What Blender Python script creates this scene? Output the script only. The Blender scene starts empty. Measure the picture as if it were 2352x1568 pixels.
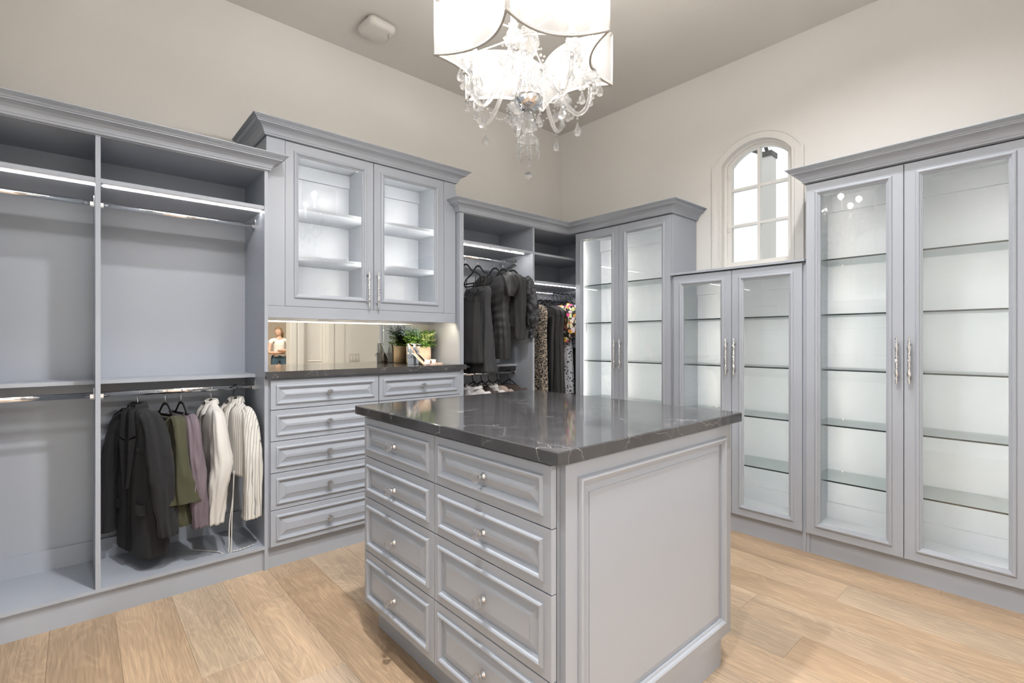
import bpy, bmesh, math, random
from mathutils import Vector, Matrix, noise
R = math.radians
random.seed(7)
scene = bpy.context.scene
COL = scene.collection

# ------------------------------------------------------------------ camera, world, lights, exposure
cam_d = bpy.data.cameras.new('camera')
cam_d.sensor_width = 36.0
cam_d.lens = 36.0 * 1127.0 / 2352.0
cam_d.shift_y = -1.0 / 2352.0
cam_d.clip_start = 0.02
cam = bpy.data.objects.new('camera', cam_d)
COL.objects.link(cam)
cam.location = (0, 0, 1.25)
cam.rotation_euler = (R(90), 0, R(48.48 - 90))
scene.camera = cam

world = bpy.data.worlds.new('sky')
scene.world = world
world.use_nodes = True
wb = world.node_tree.nodes['Background']
wb.inputs['Color'].default_value = (0.93, 0.97, 1.0, 1)
wb.inputs['Strength'].default_value = 0.95

vs = scene.view_settings
scene.display_settings.display_device = 'sRGB'
vs.view_transform = 'Standard'
vs.look = 'None'
vs.gamma = 1.0
vs.use_curve_mapping = False
vs.exposure = 0.40
try:
    scene.cycles.sample_clamp_indirect = 6.0
    scene.cycles.caustics_reflective = False
    scene.cycles.caustics_refractive = False
    scene.cycles.max_bounces = 9
    scene.cycles.diffuse_bounces = 3
    scene.cycles.glossy_bounces = 5
    scene.cycles.transmission_bounces = 8
    scene.cycles.transparent_max_bounces = 24
except Exception:
    pass

def lamp(name, kind, loc, power, color=(1, .95, .88), rot=(0, 0, 0), size=.1, size_y=None, spot=None, parent=None):
    d = bpy.data.lights.new(name, kind)
    d.energy = power
    d.color = color
    if kind == 'AREA':
        d.size = size
        if size_y:
            d.shape = 'RECTANGLE'; d.size_y = size_y
        else:
            d.shape = 'DISK'
    elif kind == 'SPOT':
        d.spot_size = spot or R(110); d.spot_blend = 1.0; d.shadow_soft_size = size
    else:
        d.shadow_soft_size = size
    o = bpy.data.objects.new(name, d)
    COL.objects.link(o)
    o.location = loc; o.rotation_euler = rot
    if parent: o.parent = parent
    return o

# unseen downlights added as fill (their fixtures are built with the ceiling below)
FILL_DOWNLIGHTS = [(0.20, 0.45, 0.8), (1.30, 0.30, 0.9), (2.45, 0.75, 0.62), (0.72, 1.25, 1.5)]
FILL_POWER = 152.0
BULB_POWER = 9.5
CEIL = 3.288
YW, XW, XC, YD = 3.335, 3.585, -0.82, -0.45     # inner wall faces

# ------------------------------------------------------------------ materials
MATS = {}
def nodes_of(name):
    m = bpy.data.materials.new(name); m.use_nodes = True
    nt = m.node_tree
    return m, nt, nt.nodes, nt.links, nt.nodes['Principled BSDF']
def N(ns, t, **kw):
    n = ns.new(t)
    for k, v in kw.items():
        setattr(n, k, v)
    return n
def M(name, col, rough=.5, metal=0, spec=.5, coat=0, sheen=0, noise_amt=0, noise_scale=40, bump=0, bump_scale=200, emit=None, estr=0, stretch=(1, 1, 1)):
    m, nt, ns, ln, b = nodes_of(name)
    b.inputs['Base Color'].default_value = (*col, 1)
    b.inputs['Roughness'].default_value = rough
    b.inputs['Metallic'].default_value = metal
    b.inputs['Specular IOR Level'].default_value = spec
    b.inputs['Coat Weight'].default_value = coat
    b.inputs['Sheen Weight'].default_value = sheen
    if noise_amt or bump:
        tc = N(ns, 'ShaderNodeTexCoord'); mp = N(ns, 'ShaderNodeMapping')
        mp.inputs['Scale'].default_value = stretch
        ln.new(tc.outputs['Object'], mp.inputs['Vector'])
    if noise_amt:
        nz = N(ns, 'ShaderNodeTexNoise'); nz.inputs['Scale'].default_value = noise_scale
        nz.inputs['Detail'].default_value = 5
        ln.new(mp.outputs['Vector'], nz.inputs['Vector'])
        mx = N(ns, 'ShaderNodeMix', data_type='RGBA')
        mx.inputs[6].default_value = (*[c * (1 - noise_amt) for c in col], 1)
        mx.inputs[7].default_value = (*[min(1, c * (1 + noise_amt)) for c in col], 1)
        ln.new(nz.outputs['Fac'], mx.inputs[0]); ln.new(mx.outputs[2], b.inputs['Base Color'])
    if bump:
        nb = N(ns, 'ShaderNodeTexNoise'); nb.inputs['Scale'].default_value = bump_scale
        nb.inputs['Detail'].default_value = 3
        ln.new(mp.outputs['Vector'], nb.inputs['Vector'])
        bp = N(ns, 'ShaderNodeBump'); bp.inputs['Strength'].default_value = bump; bp.inputs['Distance'].default_value = .002
        ln.new(nb.outputs['Fac'], bp.inputs['Height']); ln.new(bp.outputs['Normal'], b.inputs['Normal'])
    if emit:
        b.inputs['Emission Color'].default_value = (*emit, 1)
        b.inputs['Emission Strength'].default_value = estr
    MATS[name] = m
    return m

M('paint', (.405, .437, .495), .36, noise_amt=.015, noise_scale=300)
M('wall', (.90, .883, .85), .75, noise_amt=.012, noise_scale=60, bump=.12, bump_scale=350)
M('ceiling', (.78, .76, .725), .8, noise_amt=.012, noise_scale=60, bump=.1, bump_scale=350)
M('trim', (.88, .865, .835), .4)
M('chrome', (.86, .86, .88), .07, metal=1)
M('satin_metal', (.75, .75, .77), .25, metal=1)
M('black_velvet', (.010, .010, .011), .9)
M('black_plastic', (.012, .012, .013), .4)
M('dark_metal', (.03, .032, .03), .5)
M('white_plastic', (.72, .70, .67), .45)
M('print_grey', (.32, .30, .28), .6)
M('mirror', (.76, .735, .655), .005, metal=1)
M('led', (1, 1, 1), .5, emit=(1.0, .96, .90), estr=26)
M('led_warm', (1, 1, 1), .5, emit=(1.0, .83, .60), estr=95)
M('led_cool', (1, 1, 1), .5, emit=(1.0, .90, .755), estr=90)
M('led_hutch', (1, 1, 1), .5, emit=(1.0, .94, .84), estr=165)
M('led_rod', (1, 1, 1), .5, emit=(1.0, .95, .88), estr=75)
M('bulb', (1, 1, 1), .4, emit=(1.0, .93, .80), estr=35)
M('candle', (.9, .88, .84), .5, emit=(1, .93, .82), estr=.6)
M('pin_hole', (.10, .10, .11), .7)
M('oak_pot', (.72, .57, .42), .55, noise_amt=.16, noise_scale=7, stretch=(6, 6, 1))
M('soil', (.05, .035, .02), .9, noise_amt=.4)
M('leaf_green', (.13, .27, .045), .5, noise_amt=.45, noise_scale=25)
M('leaf_pale', (.55, .62, .32), .5, noise_amt=.3, noise_scale=30)
M('leaf_blue', (.26, .36, .46), .5, noise_amt=.4, noise_scale=40)
M('silver_leather', (.50, .56, .64), .22, metal=.85)
M('nude_leather', (.62, .44, .34), .45)
M('blush_patent', (.80, .68, .62), .2, coat=.5)
M('stone_column', (.62, .60, .58), .8, noise_amt=.05)
M('skin', (.62, .40, .30), .5)
M('hair', (.24, .15, .08), .5, noise_amt=.3, noise_scale=60, stretch=(1, 1, .2))
M('tshirt', (.80, .78, .74), .8)
M('denim', (.05, .10, .15), .8, noise_amt=.35, noise_scale=30)
M('leather_brown', (.16, .08, .04), .5)
M('hall_wall', (.62, .56, .49), .8)
M('downlight_lens', (1, 1, 1), .5, emit=(1, .93, .82), estr=5)  # glowing cover of the added fill lamps
# cloth
M('wool_charcoal', (.017, .0175, .020), .95, sheen=.06, noise_amt=.35, noise_scale=700, bump=.35, bump_scale=900)
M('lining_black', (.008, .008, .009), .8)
M('olive', (.060, .060, .032), .8, sheen=.08, noise_amt=.18, noise_scale=250, bump=.25, bump_scale=600)
M('mauve', (.17, .135, .16), .75, sheen=.05, noise_amt=.08, noise_scale=400, bump=.2, bump_scale=800)
M('white_linen', (.66, .64, .61), .85, noise_amt=.05, noise_scale=300, bump=.25, bump_scale=700)
M('black_crepe', (.030, .030, .032), .85, sheen=.05, bump=.3, bump_scale=500)
M('black_satin', (.032, .032, .034), .58, bump=.1, bump_scale=60)
M('black_sheer', (.040, .042, .047), .8, sheen=.08)
M('black_feather', (.02, .02, .022), .95)
M('leather_black', (.012, .013, .015), .3, bump=.4, bump_scale=90)
M('brown_knit', (.10, .075, .07), .9, bump=.4, bump_scale=500)
M('beige_suede', (.50, .40, .36), .9, bump=.3, bump_scale=500)
M('white_cotton', (.80, .77, .76), .8)
M('grey_cotton', (.42, .41, .42), .8)
M('ivory_satin', (.66, .58, .48), .4)
M('amber_button', (.42, .17, .03), .3)
M('pearl_button', (.8, .78, .74), .25)
M('white_tag', (.7, .7, .7), .7)

def lace():
    m, nt, ns, ln, b = nodes_of('black_lace')
    b.inputs['Roughness'].default_value = .8
    tc = N(ns, 'ShaderNodeTexCoord'); v = N(ns, 'ShaderNodeTexNoise'); v.inputs['Scale'].default_value = 26; v.inputs['Detail'].default_value = 4
    cr = N(ns, 'ShaderNodeValToRGB')
    cr.color_ramp.elements[0].color = (.014, .014, .016, 1); cr.color_ramp.elements[1].color = (.10, .105, .12, 1)
    cr.color_ramp.elements[0].position = .42; cr.color_ramp.elements[1].position = .62
    ln.new(tc.outputs['Object'], v.inputs['Vector']); ln.new(v.outputs['Fac'], cr.inputs['Fac']); ln.new(cr.outputs['Color'], b.inputs['Base Color'])
    MATS['black_lace'] = m
lace()
def stripes():
    m, nt, ns, ln, b = nodes_of('pinstripe')
    b.inputs['Roughness'].default_value = .85
    tc = N(ns, 'ShaderNodeTexCoord'); sp = N(ns, 'ShaderNodeSeparateXYZ')
    ln.new(tc.outputs['Object'], sp.inputs[0])
    md = N(ns, 'ShaderNodeMath', operation='MULTIPLY_ADD'); md.inputs[1].default_value = .8
    ln.new(sp.outputs['Y'], md.inputs[0]); ln.new(sp.outputs['X'], md.inputs[2])
    sc = N(ns, 'ShaderNodeMath', operation='MULTIPLY'); sc.inputs[1].default_value = 62; ln.new(md.outputs[0], sc.inputs[0])
    fr = N(ns, 'ShaderNodeMath', operation='FRACT'); ln.new(sc.outputs[0], fr.inputs[0])
    gt = N(ns, 'ShaderNodeMath', operation='LESS_THAN'); gt.inputs[1].default_value = .14; ln.new(fr.outputs[0], gt.inputs[0])
    mx = N(ns, 'ShaderNodeMix', data_type='RGBA'); mx.inputs[6].default_value = (.70, .68, .64, 1); mx.inputs[7].default_value = (.16, .17, .18, 1)
    ln.new(gt.outputs[0], mx.inputs[0]); ln.new(mx.outputs[2], b.inputs['Base Color'])
    MATS['pinstripe'] = m
stripes()
def print_mat(name, base, cols, scale, thr, tex='VORONOI', warp=.35):
    m, nt, ns, ln, b = nodes_of(name)
    b.inputs['Roughness'].default_value = .7
    tc = N(ns, 'ShaderNodeTexCoord')
    nz = N(ns, 'ShaderNodeTexNoise'); nz.inputs['Scale'].default_value = scale * .8
    ln.new(tc.outputs['Object'], nz.inputs['Vector'])
    ad = N(ns, 'ShaderNodeVectorMath', operation='MULTIPLY_ADD'); ad.inputs[1].default_value = (warp * 4 / scale,) * 3
    ln.new(nz.outputs['Color'], ad.inputs[0]); ln.new(tc.outputs['Object'], ad.inputs[2])
    vo = N(ns, 'ShaderNodeTexVoronoi'); vo.inputs['Scale'].default_value = scale
    if tex == 'EDGE': vo.feature = 'DISTANCE_TO_EDGE'
    ln.new(ad.outputs[0], vo.inputs['Vector'])
    lt = N(ns, 'ShaderNodeMath', operation='LESS_THAN'); lt.inputs[1].default_value = thr
    ln.new(vo.outputs['Distance'], lt.inputs[0])
    mx = N(ns, 'ShaderNodeMix', data_type='RGBA'); mx.inputs[6].default_value = (*base, 1); mx.inputs[7].default_value = (*cols[0], 1)
    if len(cols) > 1:
        cr = N(ns, 'ShaderNodeValToRGB'); cr.color_ramp.interpolation = 'CONSTANT'
        el = cr.color_ramp.elements
        el[0].color = (*cols[0], 1); el[1].color = (*cols[1], 1); el[1].position = 1 / len(cols)
        for i, c in enumerate(cols[2:]):
            e = el.new((i + 2) / len(cols)); e.color = (*c, 1)
        sp = N(ns, 'ShaderNodeSeparateColor'); ln.new(vo.outputs['Color'], sp.inputs[0])
        ln.new(sp.outputs[0], cr.inputs['Fac']); ln.new(cr.outputs['Color'], mx.inputs[7])
    ln.new(lt.outputs[0], mx.inputs[0]); ln.new(mx.outputs[2], b.inputs['Base Color'])
    MATS[name] = m
print_mat('floral_cream', (.012, .012, .013), [(.50, .42, .33)], 26, .075, 'EDGE', 1.4)
print_mat('floral_bright', (.015, .014, .014), [(.78, .72, .50), (.75, .40, .07), (.72, .08, .28), (.60, .66, .34), (.74, .62, .68), (.70, .30, .10)], 30, .56)
print_mat('speckle_white', (.62, .64, .70), [(.02, .022, .03)], 46, .36)
print_mat('speckle_blue', (.36, .40, .52), [(.02, .022, .04)], 60, .34)

def wood_floor():
    m, nt, ns, ln, b = nodes_of('oak_plank')
    b.inputs['Roughness'].default_value = .42
    tc = N(ns, 'ShaderNodeTexCoord'); oi = N(ns, 'ShaderNodeObjectInfo')
    rn = N(ns, 'ShaderNodeMath', operation='MULTIPLY'); rn.inputs[1].default_value = 37.0; ln.new(oi.outputs['Random'], rn.inputs[0])
    cb = N(ns, 'ShaderNodeCombineXYZ'); ln.new(rn.outputs[0], cb.inputs['X']); ln.new(rn.outputs[0], cb.inputs['Y']); ln.new(rn.outputs[0], cb.inputs['Z'])
    ad = N(ns, 'ShaderNodeVectorMath', operation='ADD'); ln.new(tc.outputs['Object'], ad.inputs[0]); ln.new(cb.outputs[0], ad.inputs[1])
    mp = N(ns, 'ShaderNodeMapping'); mp.inputs['Scale'].default_value = (5.5, 1.0, 1.0); ln.new(ad.outputs[0], mp.inputs['Vector'])
    # broad cathedral figure
    n1 = N(ns, 'ShaderNodeTexNoise'); n1.inputs['Scale'].default_value = 1.1; n1.inputs['Detail'].default_value = 3; n1.inputs['Distortion'].default_value = 1.2
    ln.new(mp.outputs[0], n1.inputs['Vector'])
    ml = N(ns, 'ShaderNodeMath', operation='MULTIPLY'); ml.inputs[1].default_value = 85; ln.new(n1.outputs['Fac'], ml.inputs[0])
    fr = N(ns, 'ShaderNodeMath', operation='SINE'); ln.new(ml.outputs[0], fr.inputs[0])
    # fine pores along the grain
    mp2 = N(ns, 'ShaderNodeMapping'); mp2.inputs['Scale'].default_value = (190, 7, 1); ln.new(ad.outputs[0], mp2.inputs['Vector'])
    n2 = N(ns, 'ShaderNodeTexNoise'); n2.inputs['Scale'].default_value = 1; n2.inputs['Detail'].default_value = 4; ln.new(mp2.outputs[0], n2.inputs['Vector'])
    n3 = N(ns, 'ShaderNodeTexNoise'); n3.inputs['Scale'].default_value = .55; n3.inputs['Detail'].default_value = 2; ln.new(mp.outputs[0], n3.inputs['Vector'])
    # colour by plank
    cr = N(ns, 'ShaderNodeValToRGB'); el = cr.color_ramp.elements
    el[0].color = (.44, .31, .20, 1); el[1].color = (.57, .44, .31, 1)
    e = el.new(.5); e.color = (.50, .365, .245, 1); e = el.new(.75); e.color = (.47, .36, .26, 1)
    ln.new(oi.outputs['Random'], cr.inputs['Fac'])
    def mul(a, fac_out, lo, hi):
        mr = N(ns, 'ShaderNodeMapRange'); mr.inputs['To Min'].default_value = lo; mr.inputs['To Max'].default_value = hi
        ln.new(fac_out, mr.inputs['Value'])
        x = N(ns, 'ShaderNodeVectorMath', operation='SCALE'); ln.new(a, x.inputs[0]); ln.new(mr.outputs[0], x.inputs['Scale'])
        return x.outputs[0], mr
    c, mr = mul(cr.outputs['Color'], fr.outputs[0], .96, 1.10); mr.inputs['From Min'].default_value = .2
    c, mr = mul(c, n2.outputs['Fac'], .77, 1.2); mr.inputs['From Min'].default_value = .25; mr.inputs['From Max'].default_value = .75
    c, mr = mul(c, n3.outputs['Fac'], .76, 1.14); mr.inputs['From Min'].default_value = .3; mr.inputs['From Max'].default_value = .7
    # knots
    mp4 = N(ns, 'ShaderNodeMapping'); mp4.inputs['Scale'].default_value = (3.4, 1.5, 1); ln.new(ad.outputs[0], mp4.inputs['Vector'])
    vo = N(ns, 'ShaderNodeTexVoronoi'); vo.inputs['Scale'].default_value = 1.0; ln.new(mp4.outputs[0], vo.inputs['Vector'])
    c, mr = mul(c, vo.outputs['Distance'], .50, 1.0); mr.inputs['From Max'].default_value = .11
    ln.new(c, b.inputs['Base Color'])
    bp = N(ns, 'ShaderNodeBump'); bp.inputs['Strength'].default_value = .12; bp.inputs['Distance'].default_value = .001
    ln.new(n2.outputs['Fac'], bp.inputs['Height']); ln.new(bp.outputs['Normal'], b.inputs['Normal'])
    MATS['oak_plank'] = m
wood_floor()

def quartz():
    m, nt, ns, ln, b = nodes_of('dark_quartz')
    b.inputs['Roughness'].default_value = .075
    b.inputs['Specular IOR Level'].default_value = .75
    tc = N(ns, 'ShaderNodeTexCoord')
    nz = N(ns, 'ShaderNodeTexNoise'); nz.inputs['Scale'].default_value = 3.2; nz.inputs['Detail'].default_value = 6; ln.new(tc.outputs['Object'], nz.inputs['Vector'])
    ad = N(ns, 'ShaderNodeVectorMath', operation='MULTIPLY_ADD'); ad.inputs[1].default_value = (.55, .55, .55)
    ln.new(nz.outputs['Color'], ad.inputs[0]); ln.new(tc.outputs['Object'], ad.inputs[2])
    vo = N(ns, 'ShaderNodeTexVoronoi', feature='DISTANCE_TO_EDGE'); vo.inputs['Scale'].default_value = 3.4; ln.new(ad.outputs[0], vo.inputs['Vector'])
    mr = N(ns, 'ShaderNodeMapRange'); mr.inputs['From Max'].default_value = .009; mr.inputs['To Min'].default_value = 1; mr.inputs['To Max'].default_value = 0
    ln.new(vo.outputs['Distance'], mr.inputs['Value'])
    n2 = N(ns, 'ShaderNodeTexNoise'); n2.inputs['Scale'].default_value = 5; ln.new(tc.outputs['Object'], n2.inputs['Vector'])
    m2 = N(ns, 'ShaderNodeMapRange'); m2.inputs['From Min'].default_value = .40; m2.inputs['From Max'].default_value = .7; ln.new(n2.outputs['Fac'], m2.inputs['Value'])
    mu = N(ns, 'ShaderNodeMath', operation='MULTIPLY'); ln.new(mr.outputs[0], mu.inputs[0]); ln.new(m2.outputs[0], mu.inputs[1])
    n3 = N(ns, 'ShaderNodeTexNoise'); n3.inputs['Scale'].default_value = 18; n3.inputs['Detail'].default_value = 6; ln.new(tc.outputs['Object'], n3.inputs['Vector'])
    mx0 = N(ns, 'ShaderNodeMix', data_type='RGBA'); mx0.inputs[6].default_value = (.040, .040, .043, 1); mx0.inputs[7].default_value = (.072, .071, .074, 1); ln.new(n3.outputs['Fac'], mx0.inputs[0])
    mx = N(ns, 'ShaderNodeMix', data_type='RGBA'); mx.inputs[7].default_value = (.34, .33, .32, 1)
    ln.new(mu.outputs[0], mx.inputs[0]); ln.new(mx0.outputs[2], mx.inputs[6]); ln.new(mx.outputs[2], b.inputs['Base Color'])
    MATS['dark_quartz'] = m
quartz()

def thin_glass(name, tint, refl=1.0, ior=1.5, rough=0.0):
    m = bpy.data.materials.new(name); m.use_nodes = True
    nt = m.node_tree; ns = nt.nodes; ln = nt.links; ns.clear()
    out = N(ns, 'ShaderNodeOutputMaterial'); tr = N(ns, 'ShaderNodeBsdfTransparent'); gl = N(ns, 'ShaderNodeBsdfGlossy')
    tr.inputs['Color'].default_value = (*tint, 1); gl.inputs['Roughness'].default_value = rough
    # Schlick reflectance of one glass face, the same from both sides
    lw = N(ns, 'ShaderNodeLayerWeight'); lw.inputs['Blend'].default_value = .5
    pw_ = N(ns, 'ShaderNodeMath', operation='POWER'); pw_.inputs[1].default_value = 5; ln.new(lw.outputs['Facing'], pw_.inputs[0])
    ma = N(ns, 'ShaderNodeMath', operation='MULTIPLY_ADD'); ma.inputs[1].default_value = .96*refl; ma.inputs[2].default_value = .04*refl; ma.use_clamp = True
    mx = N(ns, 'ShaderNodeMixShader')
    ln.new(pw_.outputs[0], ma.inputs[0]); ln.new(ma.outputs[0], mx.inputs[0]); ln.new(tr.outputs[0], mx.inputs[1]); ln.new(gl.outputs[0], mx.inputs[2]); ln.new(mx.outputs[0], out.inputs[0])
    MATS[name] = m
thin_glass('pane', (.985, .99, .985), 1.25)
thin_glass('window_glass', (.97, .98, .97), 1.5)
thin_glass('shelf_glass', (.955, .985, .972), 1.0)
M('shelf_edge', (.012, .020, .016), .15, spec=.6)

def crystal(name='crystal', mixf=.55, white=.07):
    m = bpy.data.materials.new(name); m.use_nodes = True
    nt = m.node_tree; ns = nt.nodes; ln = nt.links; ns.clear()
    out = N(ns, 'ShaderNodeOutputMaterial'); tr = N(ns, 'ShaderNodeBsdfTransparent'); gl = N(ns, 'ShaderNodeBsdfGlass')
    tr.inputs['Color'].default_value = (.96, .96, .96, 1); gl.inputs['IOR'].default_value = 1.52; gl.inputs['Roughness'].default_value = 0
    tl = N(ns, 'ShaderNodeBsdfTranslucent'); tl.inputs['Color'].default_value = (.95, .95, .95, 1)
    mx = N(ns, 'ShaderNodeMixShader'); mx.inputs[0].default_value = mixf
    m2 = N(ns, 'ShaderNodeMixShader'); m2.inputs[0].default_value = white
    ln.new(tr.outputs[0], mx.inputs[1]); ln.new(gl.outputs[0], mx.inputs[2]); ln.new(mx.outputs[0], m2.inputs[1]); ln.new(tl.outputs[0], m2.inputs[2]); ln.new(m2.outputs[0], out.inputs[0])
    MATS[name] = m
crystal()
crystal('knob_crystal', .6, .2)

def shade_fabric():
    m = bpy.data.materials.new('shade_fabric'); m.use_nodes = True
    nt = m.node_tree; ns = nt.nodes; ln = nt.links; ns.clear()
    out = N(ns, 'ShaderNodeOutputMaterial'); tl = N(ns, 'ShaderNodeBsdfTranslucent'); tr = N(ns, 'ShaderNodeBsdfTransparent'); df = N(ns, 'ShaderNodeBsdfDiffuse')
    tl.inputs['Color'].default_value = (.34, .335, .33, 1); df.inputs['Color'].default_value = (.42, .415, .41, 1); tr.inputs['Color'].default_value = (.97, .97, .97, 1)
    a = N(ns, 'ShaderNodeMixShader'); a.inputs[0].default_value = .5
    b2 = N(ns, 'ShaderNodeMixShader'); b2.inputs[0].default_value = .50
    ln.new(df.outputs[0], a.inputs[1]); ln.new(tl.outputs[0], a.inputs[2]); ln.new(a.outputs[0], b2.inputs[1]); ln.new(tr.outputs[0], b2.inputs[2]); ln.new(b2.outputs[0], out.inputs[0])
    MATS['shade_fabric'] = m
shade_fabric()
M('rope_trim', (.50, .48, .45), .8, noise_amt=.35, noise_scale=220)

# ------------------------------------------------------------------ mesh helpers
class MB:
    def __init__(s):
        s.v = []; s.f = []; s.m = []; s.s = []
    def add(s, vs, fs, m=0, sm=False):
        o = len(s.v); s.v += [tuple(v) for v in vs]
        for f in fs:
            s.f.append(tuple(i + o for i in f)); s.m.append(m); s.s.append(sm)
        return s
    def box(s, x0, x1, y0, y1, z0, z1, m=0):
        return s.add([(x0,y0,z0),(x1,y0,z0),(x1,y1,z0),(x0,y1,z0),(x0,y0,z1),(x1,y0,z1),(x1,y1,z1),(x0,y1,z1)],
                     [(0,3,2,1),(4,5,6,7),(0,1,5,4),(1,2,6,5),(2,3,7,6),(3,0,4,7)], m)
    def rings(s, rings, closed=True, m=0, sm=True, cap0=False, cap1=False):
        n = len(rings[0]); vs = [p for r in rings for p in r]; fs = []
        for i in range(len(rings) - 1):
            for j in range(n if closed else n - 1):
                k = (j + 1) % n
                fs.append((i*n+j, i*n+k, (i+1)*n+k, (i+1)*n+j))
        if cap0: fs.append(tuple(range(n))[::-1])
        if cap1: fs.append(tuple((len(rings)-1)*n + j for j in range(n)))
        return s.add(vs, fs, m, sm)
    def tube(s, path, r, n=8, m=0, sm=True, cap=True, flat=None):
        P = [Vector(p) for p in path]; rr = r if isinstance(r, (list, tuple)) else [r] * len(P)
        rings = []; up = Vector((0, 0, 1)); prev = None
        for i, p in enumerate(P):
            d = (P[min(i+1, len(P)-1)] - P[max(i-1, 0)])
            d = d.normalized() if d.length > 1e-9 else Vector((0, 0, 1))
            if prev is None:
                a = d.cross(up)
                if a.length < .01: a = d.cross(Vector((0, 1, 0)))
            else:
                a = prev - d * prev.dot(d)
                if a.length < 1e-4: a = d.cross(up)
            a.normalize(); b = d.cross(a); prev = a
            ry = rr[i] * (flat if flat else 1)
            rings.append([tuple(p + a * (math.cos(2*math.pi*j/n) * rr[i]) + b * (math.sin(2*math.pi*j/n) * ry)) for j in range(n)])
        return s.rings(rings, True, m, sm, cap, cap)
    def lathe(s, prof, n=16, c=(0, 0, 0), m=0, sm=True, axis='z', flute=0):
        rings = []
        for r, z in prof:
            ring = []
            for j in range(n):
                t = 2 * math.pi * j / n; q = r * (1 + (flute if j % 2 else 0))
                x, y = q * math.cos(t), q * math.sin(t)
                if axis == 'z': p = (c[0]+x, c[1]+y, c[2]+z)
                elif axis == 'y': p = (c[0]+x, c[1]+z, c[2]-y)
                else: p = (c[0]+z, c[1]+x, c[2]+y)
                ring.append(p)
            rings.append(ring)
        return s.rings(rings, True, m, sm, prof[0][0] > 1e-5, prof[-1][0] > 1e-5)
    def prism(s, poly, z0, z1, m=0):
        n = len(poly)
        vs = [(x, y, z0) for x, y in poly] + [(x, y, z1) for x, y in poly]
        return s.add(vs, [tuple(range(n))[::-1], tuple(range(n, 2*n))] + [(i, (i+1) % n, n+(i+1) % n, n+i) for i in range(n)], m)
    def frame_loops(s, w, h, loops, o=(0, 0, 0), ax=(1, 0, 0), az=(0, 0, 1), nn=(0, -1, 0), m=0, fill=True):
        """nested mitred rectangles: (inset, height) pairs along outward normal nn"""
        o = Vector(o); ax = Vector(ax); az = Vector(az); nn = Vector(nn); rings = []
        for ins, hh in loops:
            rings.append([tuple(o + ax * x + az * z + nn * hh) for x, z in ((ins, ins), (w-ins, ins), (w-ins, h-ins), (ins, h-ins))])
        return s.rings(rings, True, m, False, False, fill)
    def build(s, name, mat, parent=None, loc=None, auto=None):
        me = bpy.data.meshes.new(name)
        me.from_pydata(s.v, [], s.f)
        bmx = bmesh.new(); bmx.from_mesh(me); bmesh.ops.recalc_face_normals(bmx, faces=bmx.faces); bmx.to_mesh(me); bmx.free()
        for mm in (mat if isinstance(mat, (list, tuple)) else [mat]):
            me.materials.append(MATS[mm])
        me.polygons.foreach_set('material_index', s.m)
        me.polygons.foreach_set('use_smooth', s.s)
        me.update()
        o = bpy.data.objects.new(name, me); COL.objects.link(o)
        if parent: o.parent = parent
        if loc is not None: o.location = loc
        return o

def tag(o, label=None, cat=None, group=None, kind=None):
    if label: o['label'] = label
    if cat: o['category'] = cat
    if group: o['group'] = group
    if kind: o['kind'] = kind
    return o
def thing(name, label, cat, loc=(0, 0, 0), rz=0, group=None):
    o = bpy.data.objects.new(name, None); COL.objects.link(o)
    o.empty_display_size = .1
    o.location = loc; o.rotation_euler = (0, 0, rz)
    return tag(o, label, cat, group)
def bx(name, parent, x0, x1, y0, y1, z0, z1, mat='paint'):
    cx, cy, cz = (x0+x1)/2, (y0+y1)/2, z0
    return MB().box(x0-cx, x1-cx, y0-cy, y1-cy, 0, z1-z0).build(name, mat, parent, (cx, cy, cz))
def inst(name, src, parent, loc, rot=None):
    o = bpy.data.objects.new(name, src.data); COL.objects.link(o)
    o.parent = parent; o.location = loc
    if rot: o.rotation_euler = rot
    return o
def struct(o): return tag(o, kind='structure')

CROWN = [(0, 0), (.010, 0), (.013, .003), (.013, .008), (.017, .013), (.019, .020), (.024, .030), (.034, .041), (.048, .049), (.056, .0515),
         (.058, .0515), (.058, .056), (.062, .058), (.065, .062), (.067, .066), (.071, .066), (.071, .0695), (.0755, .0695), (.0755, .073), (.080, .073), (.080, .0765), (.084, .0765), (.084, .081), (0, .081)]
def sweep(path, prof, z, before=None, after=None):
    """profile (out, up) swept along a plan path, outward side on the right of travel, mitred corners"""
    P = [Vector((p[0], p[1])) for p in path]
    ext = ([Vector(before)] if before else []) + P + ([Vector(after)] if after else [])
    off = 1 if before else 0
    rings = []
    for i in range(len(P)):
        k = i + off
        d0 = (ext[k] - ext[k-1]).normalized() if k > 0 else None
        d1 = (ext[k+1] - ext[k]).normalized() if k < len(ext) - 1 else None
        if d0 is None: d0 = d1
        if d1 is None: d1 = d0
        n0 = Vector((d0.y, -d0.x)); n1 = Vector((d1.y, -d1.x))
        mt = (n0 + n1).normalized(); sc = 1 / max(.2, mt.dot(n0))
        rings.append([(P[i].x + mt.x * sc * a, P[i].y + mt.y * sc * a, z + b) for a, b in prof])
    mb = MB(); mb.rings(rings, True, 0, False, True, True)
    return mb

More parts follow.
